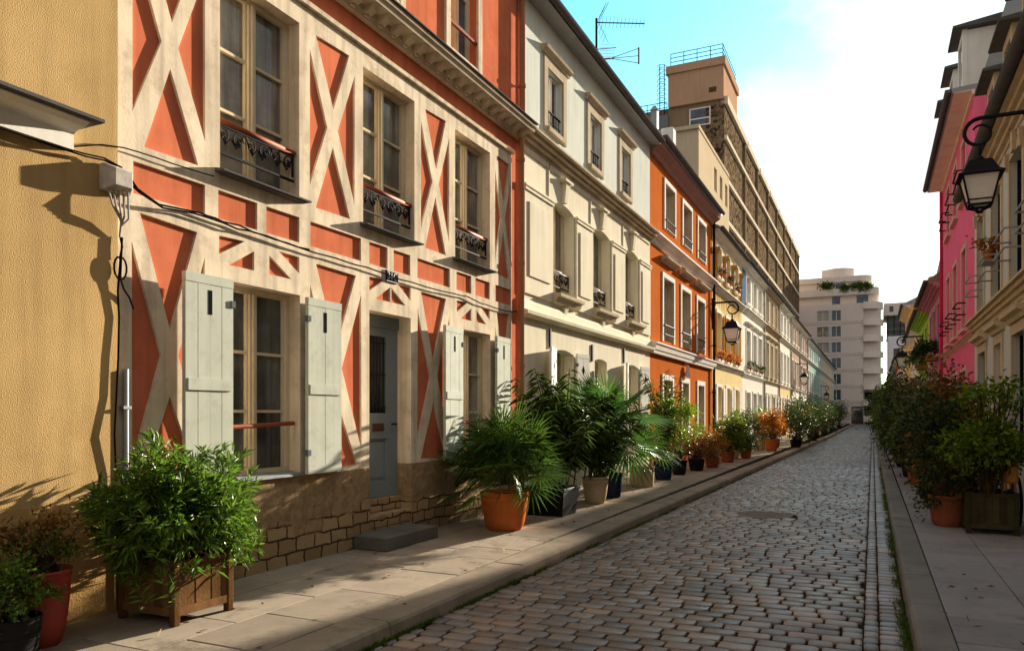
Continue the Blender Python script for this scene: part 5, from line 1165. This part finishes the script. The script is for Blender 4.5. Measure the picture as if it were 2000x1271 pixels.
for i,(cx,cy,hh,lb) in enumerate(((-3.0,37.,.95,'big dark shrub overhanging the left kerb, nearest of the dark group'),(-3.3,41.5,1.15,'dark shrub with grey-green leaves at the left kerb, second of the dark group'),(-2.95,46.5,1.1,'broad dark shrub over the left kerb, third of the dark group'),(-3.2,53.,1.2,'dark shrub at the left kerb, fourth of the dark group'),(-3.1,61.,1.25,'dark shrub at the left kerb, fifth of the dark group'),(-3.0,72.,1.3,'dark shrub at the left kerb, sixth of the dark group'),(-3.0,86.,1.4,'dark shrub at the left kerb, farthest of the dark group'))):
    z=0. if cx>-3.25 and cy<50 else PZ
    t=pot('shrub_tub',lb,'potted shrub',(cx-.2,cy,PZ),.26,.2,.36,blackpot,'dark shrubs at the left kerb'); bush(t,(cx-.1,cy,PZ+hh*.95),(.75,1.6+.02*cy,hh*.95),2200,.13,.06,Ldark,90+i,60,(cx-.2,cy,.4),fill=.35)
    rr=np.random.default_rng(i); P=np.array([cx-.1,cy,hh])+rr.normal(size=(40,3))*np.array([.5,1.2,.5]); V,F=leaves(P,rr.normal(size=(40,3)),np.full(40,.1),np.full(40,.07)); npmesh('blossom',V,F,flowr,t)
# --- right pavement
t=planter_box('planter','dark mossy wooden planter box with a sprawling bright green shrub on the right',1.08,11.3,1.66,11.86,PZ,.52,mat('mossy_planks',(.055,.05,.025),.9,.3,6,.3,40,.2,island=.3))
bush(t,(1.36,11.5,1.15),(.52,.5,.42),2600,.07,.045,Lyel,101,60,(1.36,11.58,.6),fill=.4); bush(t,(1.45,11.5,1.8),(.42,.4,.38),450,.08,.05,Lyel,102,30,(1.36,11.58,.6),name='top_foliage',fill=.3)
t=simple('terracotta pot with dark bushy shrub left of the mossy planter',.92,11.95,oldterra,.235,.42,Ldark,(.42,.45,.65),1.1,2600,.07,.035,103,60)
simple('small dark pot with pale blossoms between planter and terracotta pot',1.25,12.5,blackpot,.15,.3,Lgrey,(.22,.22,.25),.5,500,.06,.03,104)
RP=[('tall reddish-leaved shrub in a red-brown tub against the pink house',1.15,14.2,oldterra,Lbrn,(.45,.6,.7),1.35,2200),('dense dark green shrub, third along the right pavement',.95,15.6,blackpot,Ldark,(.45,.6,.75),1.15,2400),('grey-leaved standard shrub with open crown before the pink house',1.2,17.6,tanpot,Lgrey,(.6,.7,.55),1.85,1500),('bright green conical shrub in the right hedge of pots',.9,18.6,oldterra,Lbush,(.4,.55,.75),1.05,2200),('dark spreading shrub beside the conical one',.85,20.8,blackpot,Ldark,(.45,.8,.8),1.05,2300),('grey-green open shrub in front of the mauve house',1.2,23.2,tanpot,Lgrey,(.6,.8,.7),1.9,1700),('broad dark green shrub in front of the mauve house',.8,24.6,blackpot,Ldark,(.45,.9,.9),1.15,2300),('tall column of dark bamboo before the lime green house',.9,28.2,blackpot,Ldark,(.55,1.1,1.15),1.35,2500),('yellow-green tall bush at the kerb side before the lime green house',.75,31.8,oldterra,Lbush,(.5,1.1,1.1),1.3,2300),('very tall dark bush beyond the yellow-green one',.95,35.8,blackpot,Ldark,(.65,1.3,1.4),1.65,2500),('tall olive green bush before the cream house',.8,40.5,blackpot,Lbush,(.6,1.5,1.35),1.6,2300),('dark tall bush past the cream house',.8,46.5,blackpot,Ldark,(.65,1.8,1.45),1.7,2300),('olive bush near the end of the right hedge',.75,53.5,blackpot,Lbush,(.6,2.,1.45),1.7,2000),('dark bush near the end of the right hedge',.7,62.,blackpot,Ldark,(.6,2.4,1.4),1.65,2000),('last dark bush of the right hedge',.65,73.,blackpot,Ldark,(.6,3.,1.5),1.7,2000)]
for i,(lb,cx,cy,pm,lm,rad,zc,n) in enumerate(RP): simple(lb,cx,cy,pm,.24,.38,lm,rad,zc,n,.085+.0012*cy,.04+.0007*cy,120+i,70)
# flower pots on window sills
def sillpot(label,cx,cy,z,lm,s=.16,dr=1,fl=None):
    t=thing('flower_pot',label,'flower pot',(cx,cy,z),'flower pots on window sills'); m=MB(); m.lathe([(.07,0),(.10,.15),(.11,.15),(.11,.18),(.09,.18)],(cx,cy,z),12); m.build('pot',terracotta,t)
    bush(t,(cx,cy,z+.26),(s,s*1.3,s),320,.06,.035,lm,int(cy*10),14,None,stems=False)
    if fl: r=np.random.default_rng(int(cy)); P=np.array([cx,cy,z+.3])+r.normal(size=(60,3))*s*.6; V,F=leaves(P,r.normal(size=(60,3)),np.full(60,.05),np.full(60,.04)); npmesh('blossom',V,F,fl,t)
def sillshelf(n,cx0,cx1,cy0,cy1,z): pass
for i,(cy,z,w) in enumerate(((29.6,3.67,'left first-floor'),(31.6,3.67,'middle first-floor'),(33.7,3.67,'right first-floor'),(29.6,6.82,'left second-floor'),(31.6,6.82,'middle second-floor'),(33.7,6.82,'right second-floor'))):
    sillpot('terracotta pot of red flowers on the %s sill of the ochre house'%w,XL+.05,cy,z,Lor if i<3 else Ldark,.2,1,flowr)
for cy,w in ((37.2,'left'),(39.3,'middle'),(41.3,'right')): sillpot('dark flower pot on the %s first-floor sill of the white house'%w,XL+.05,cy,3.67,Ldark,.22)
sillpot('rusty orange plant in a pot held by the guard rail of the light grey house',XR-.13,15.5,4.30,Lor,.2,-1)
m=MB(); m.box(XR-.23,15.2,4.268,XR-.03,15.8,4.296); tag(m.build('sill_shelf',metalgrey),'narrow metal shelf carrying the rusty orange plant','shelf')
for cy,w in ((29.,'nearer'),(34.6,'farther')):
    t=thing('hanging_basket','%s leafy hanging basket on the mauve and green houses'%w,'flower box',(XR-.25,cy,3.6),'flower boxes on the right row'); m=MB(); m.box(XR-.01,cy-.5,3.42,XR-.35,cy+.5,3.62); m.build('trough',brown,t); bush(t,(XR-.3,cy,3.75),(.35,.75,.35),900,.12,.06,Lbush if w=='farther' else Ldark,int(cy*3),30,None,stems=False)
# bicycle behind the planter
def bicycle():
    t=thing('bicycle','bicycle with bright orange frame leaning behind the mossy planter','bicycle',(1.78,12.6,PZ)); X=1.74; org=mat('orange_paint',(.62,.22,.02),.35,.05,bump=0,spec=.5)
    def wheel(y):
        m=MB(); n=28; P=[(X,y+.34*math.cos(2*math.pi*i/n),PZ+.35+.34*math.sin(2*math.pi*i/n)) for i in range(n+1)]; m.tube(P,.019,7); w=m.build('wheel',black,t)
        m=MB(); P=[(X,y+.315*math.cos(2*math.pi*i/n),PZ+.35+.315*math.sin(2*math.pi*i/n)) for i in range(n+1)]; m.tube(P,.01,6)
        for i in range(14): a=2*math.pi*i/14; m.tube([(X,y,PZ+.35),(X,y+.31*math.cos(a),PZ+.35+.31*math.sin(a))],.0025,4)
        m.tube([(X-.05,y,PZ+.35),(X+.05,y,PZ+.35)],.02,8); m.build('rim',metalgrey,w)
    wheel(11.75+.3); wheel(13.1)
    m=MB(); bb=(X,12.55,PZ+.33); st=(X,12.38,PZ+.82); hd=(X,12.92,PZ+.86); r0=(X,12.05,PZ+.35); f0=(X,13.1,PZ+.35)
    for a,b,r in ((bb,st,.02),(bb,(X,12.95,PZ+.72),.024),(st,hd,.02),(r0,bb,.013),(r0,st,.011),(hd,(X,12.98,PZ+.62),.022),((X,12.98,PZ+.62),f0,.016)): m.tube([a,b],r,8)
    m.build('frame',org,t)
    m=MB(); m.tube([(X-.2,12.8,PZ+1.0),(X-.15,12.9,PZ+1.02),(X,12.92,PZ+1.0),(X+.12,12.9,PZ+1.02)],.013,8); m.tube([hd,(X,12.92,PZ+1.0)],.014,8); m.build('handlebar',iron,t)
    m=MB(); m.loft([[(X-.07,12.25,PZ+.92),(X+.07,12.25,PZ+.92),(X+.07,12.25,PZ+.96),(X-.07,12.25,PZ+.96)],[(X-.02,12.52,PZ+.93),(X+.02,12.52,PZ+.93),(X+.02,12.52,PZ+.96),(X-.02,12.52,PZ+.96)]]); m.tube([st,(X,12.37,PZ+.93)],.014,8); m.build('saddle',black,t,bevel=.012)
    m=MB(); m.box(X-.19,11.7,PZ+.62,X-.03,12.1,PZ+.95); m.build('pannier',org,t,bevel=.03)
bicycle()
# ================================================================== CAMERA, LIGHT, SKY
F=1480.; th=math.atan(705/F)
cam=bpy.data.cameras.new('camera'); co=bpy.data.objects.new('camera',cam); col.objects.link(co)
co.location=(0,0,1.65); co.rotation_euler=(R(90),0,th); cam.sensor_width=36; cam.lens=F/2000*36; cam.shift_y=172.5/2000; cam.clip_end=3000; cam.clip_start=.05
scene.camera=co
AZ,EL=R(11.7),R(14.0)
sd=Vector((math.sin(AZ)*math.cos(EL),math.cos(AZ)*math.cos(EL),math.sin(EL)))
sl=bpy.data.lights.new('sun','SUN'); sl.energy=5; sl.angle=R(.53); sl.color=(1,.89,.73)
so=bpy.data.objects.new('sun',sl); col.objects.link(so); so.rotation_euler=(-sd).to_track_quat('-Z','Y').to_euler(); so.location=(20,60,40)
w=bpy.data.worlds.new('World'); scene.world=w; w.use_nodes=True; nt=w.node_tree; N=nt.nodes; L=nt.links
bg=N['Background']; sky=N.new('ShaderNodeTexSky'); sky.sky_type='NISHITA'; sky.sun_disc=False; sky.sun_elevation=EL; sky.sun_rotation=AZ; sky.air_density=1; sky.dust_density=.4; sky.ozone_density=2.5
tc=N.new('ShaderNodeTexCoord')
cn=N.new('ShaderNodeTexNoise'); cn.inputs['Scale'].default_value=4.2; cn.inputs['Detail'].default_value=9; cn.inputs['Roughness'].default_value=.58; cn.inputs['Distortion'].default_value=.3
mp=N.new('ShaderNodeMapping'); mp.inputs['Scale'].default_value=(1,1,1.9); mp.inputs['Location'].default_value=(.3,.1,.2); L.new(tc.outputs['Generated'],mp.inputs[0]); L.new(mp.outputs[0],cn.inputs['Vector'])
# cloud cover grows towards a cloud bank in the sun's quarter of the sky
dt=N.new('ShaderNodeVectorMath'); dt.operation='DOT_PRODUCT'; cd=Vector((.05,.93,.33)).normalized(); dt.inputs[1].default_value=cd; L.new(tc.outputs['Generated'],dt.inputs[0])
cv=N.new('ShaderNodeMapRange'); cv.inputs[1].default_value=.950; cv.inputs[2].default_value=.999; cv.inputs[3].default_value=-.20; cv.inputs[4].default_value=.20; L.new(dt.outputs['Value'],cv.inputs[0])
sm=N.new('ShaderNodeMath'); sm.operation='ADD'; L.new(cn.outputs['Fac'],sm.inputs[0]); pass
cm=N.new('ShaderNodeMapRange'); cm.interpolation_type='SMOOTHSTEP'; cm.inputs[1].default_value=.48; cm.inputs[2].default_value=.74; L.new(sm.outputs[0],cm.inputs[0])
mx=N.new('ShaderNodeMix'); mx.data_type='RGBA'; L.new(cm.outputs[0],mx.inputs[0]); tn=N.new('ShaderNodeVectorMath'); tn.operation='MULTIPLY'; tn.inputs[1].default_value=(.86,1.6,1.42); L.new(sky.outputs[0],tn.inputs[0]); L.new(tn.outputs[0],mx.inputs[6]); 
# thin cloud added out of view to neutralise the ambient light, leaving a blue gap over the left row; cloud is brightest towards the sun
db=N.new('ShaderNodeVectorMath'); db.operation='DOT_PRODUCT'; db.inputs[1].default_value=Vector((-.28,.86,.42)).normalized(); L.new(tc.outputs['Generated'],db.inputs[0])
gp=N.new('ShaderNodeMapRange'); gp.inputs[1].default_value=.70; gp.inputs[2].default_value=.88; gp.inputs[3].default_value=.34; gp.inputs[4].default_value=-.25; L.new(db.outputs['Value'],gp.inputs[0])
mxx=N.new('ShaderNodeMath'); mxx.operation='MAXIMUM'; L.new(cv.outputs[0],mxx.inputs[0]); L.new(gp.outputs[0],mxx.inputs[1]); L.new(mxx.outputs[0],sm.inputs[1])
cb=N.new('ShaderNodeMapRange'); cb.inputs[1].default_value=.75; cb.inputs[2].default_value=.97; cb.inputs[3].default_value=2.8; cb.inputs[4].default_value=4.6; L.new(dt.outputs['Value'],cb.inputs[0])
cc=N.new('ShaderNodeVectorMath'); cc.operation='SCALE'; cc.inputs[0].default_value=(1,.965,.93); L.new(cb.outputs[0],cc.inputs['Scale']); L.new(cc.outputs[0],mx.inputs[7])
L.new(mx.outputs[2],bg.inputs['Color']); bg.inputs['Strength'].default_value=.07
vs=scene.view_settings; vs.view_transform='Standard'; vs.look='None'; vs.exposure=1.8; vs.gamma=1
scene.cycles.max_bounces=6; scene.cycles.diffuse_bounces=4; scene.cycles.use_denoising=True
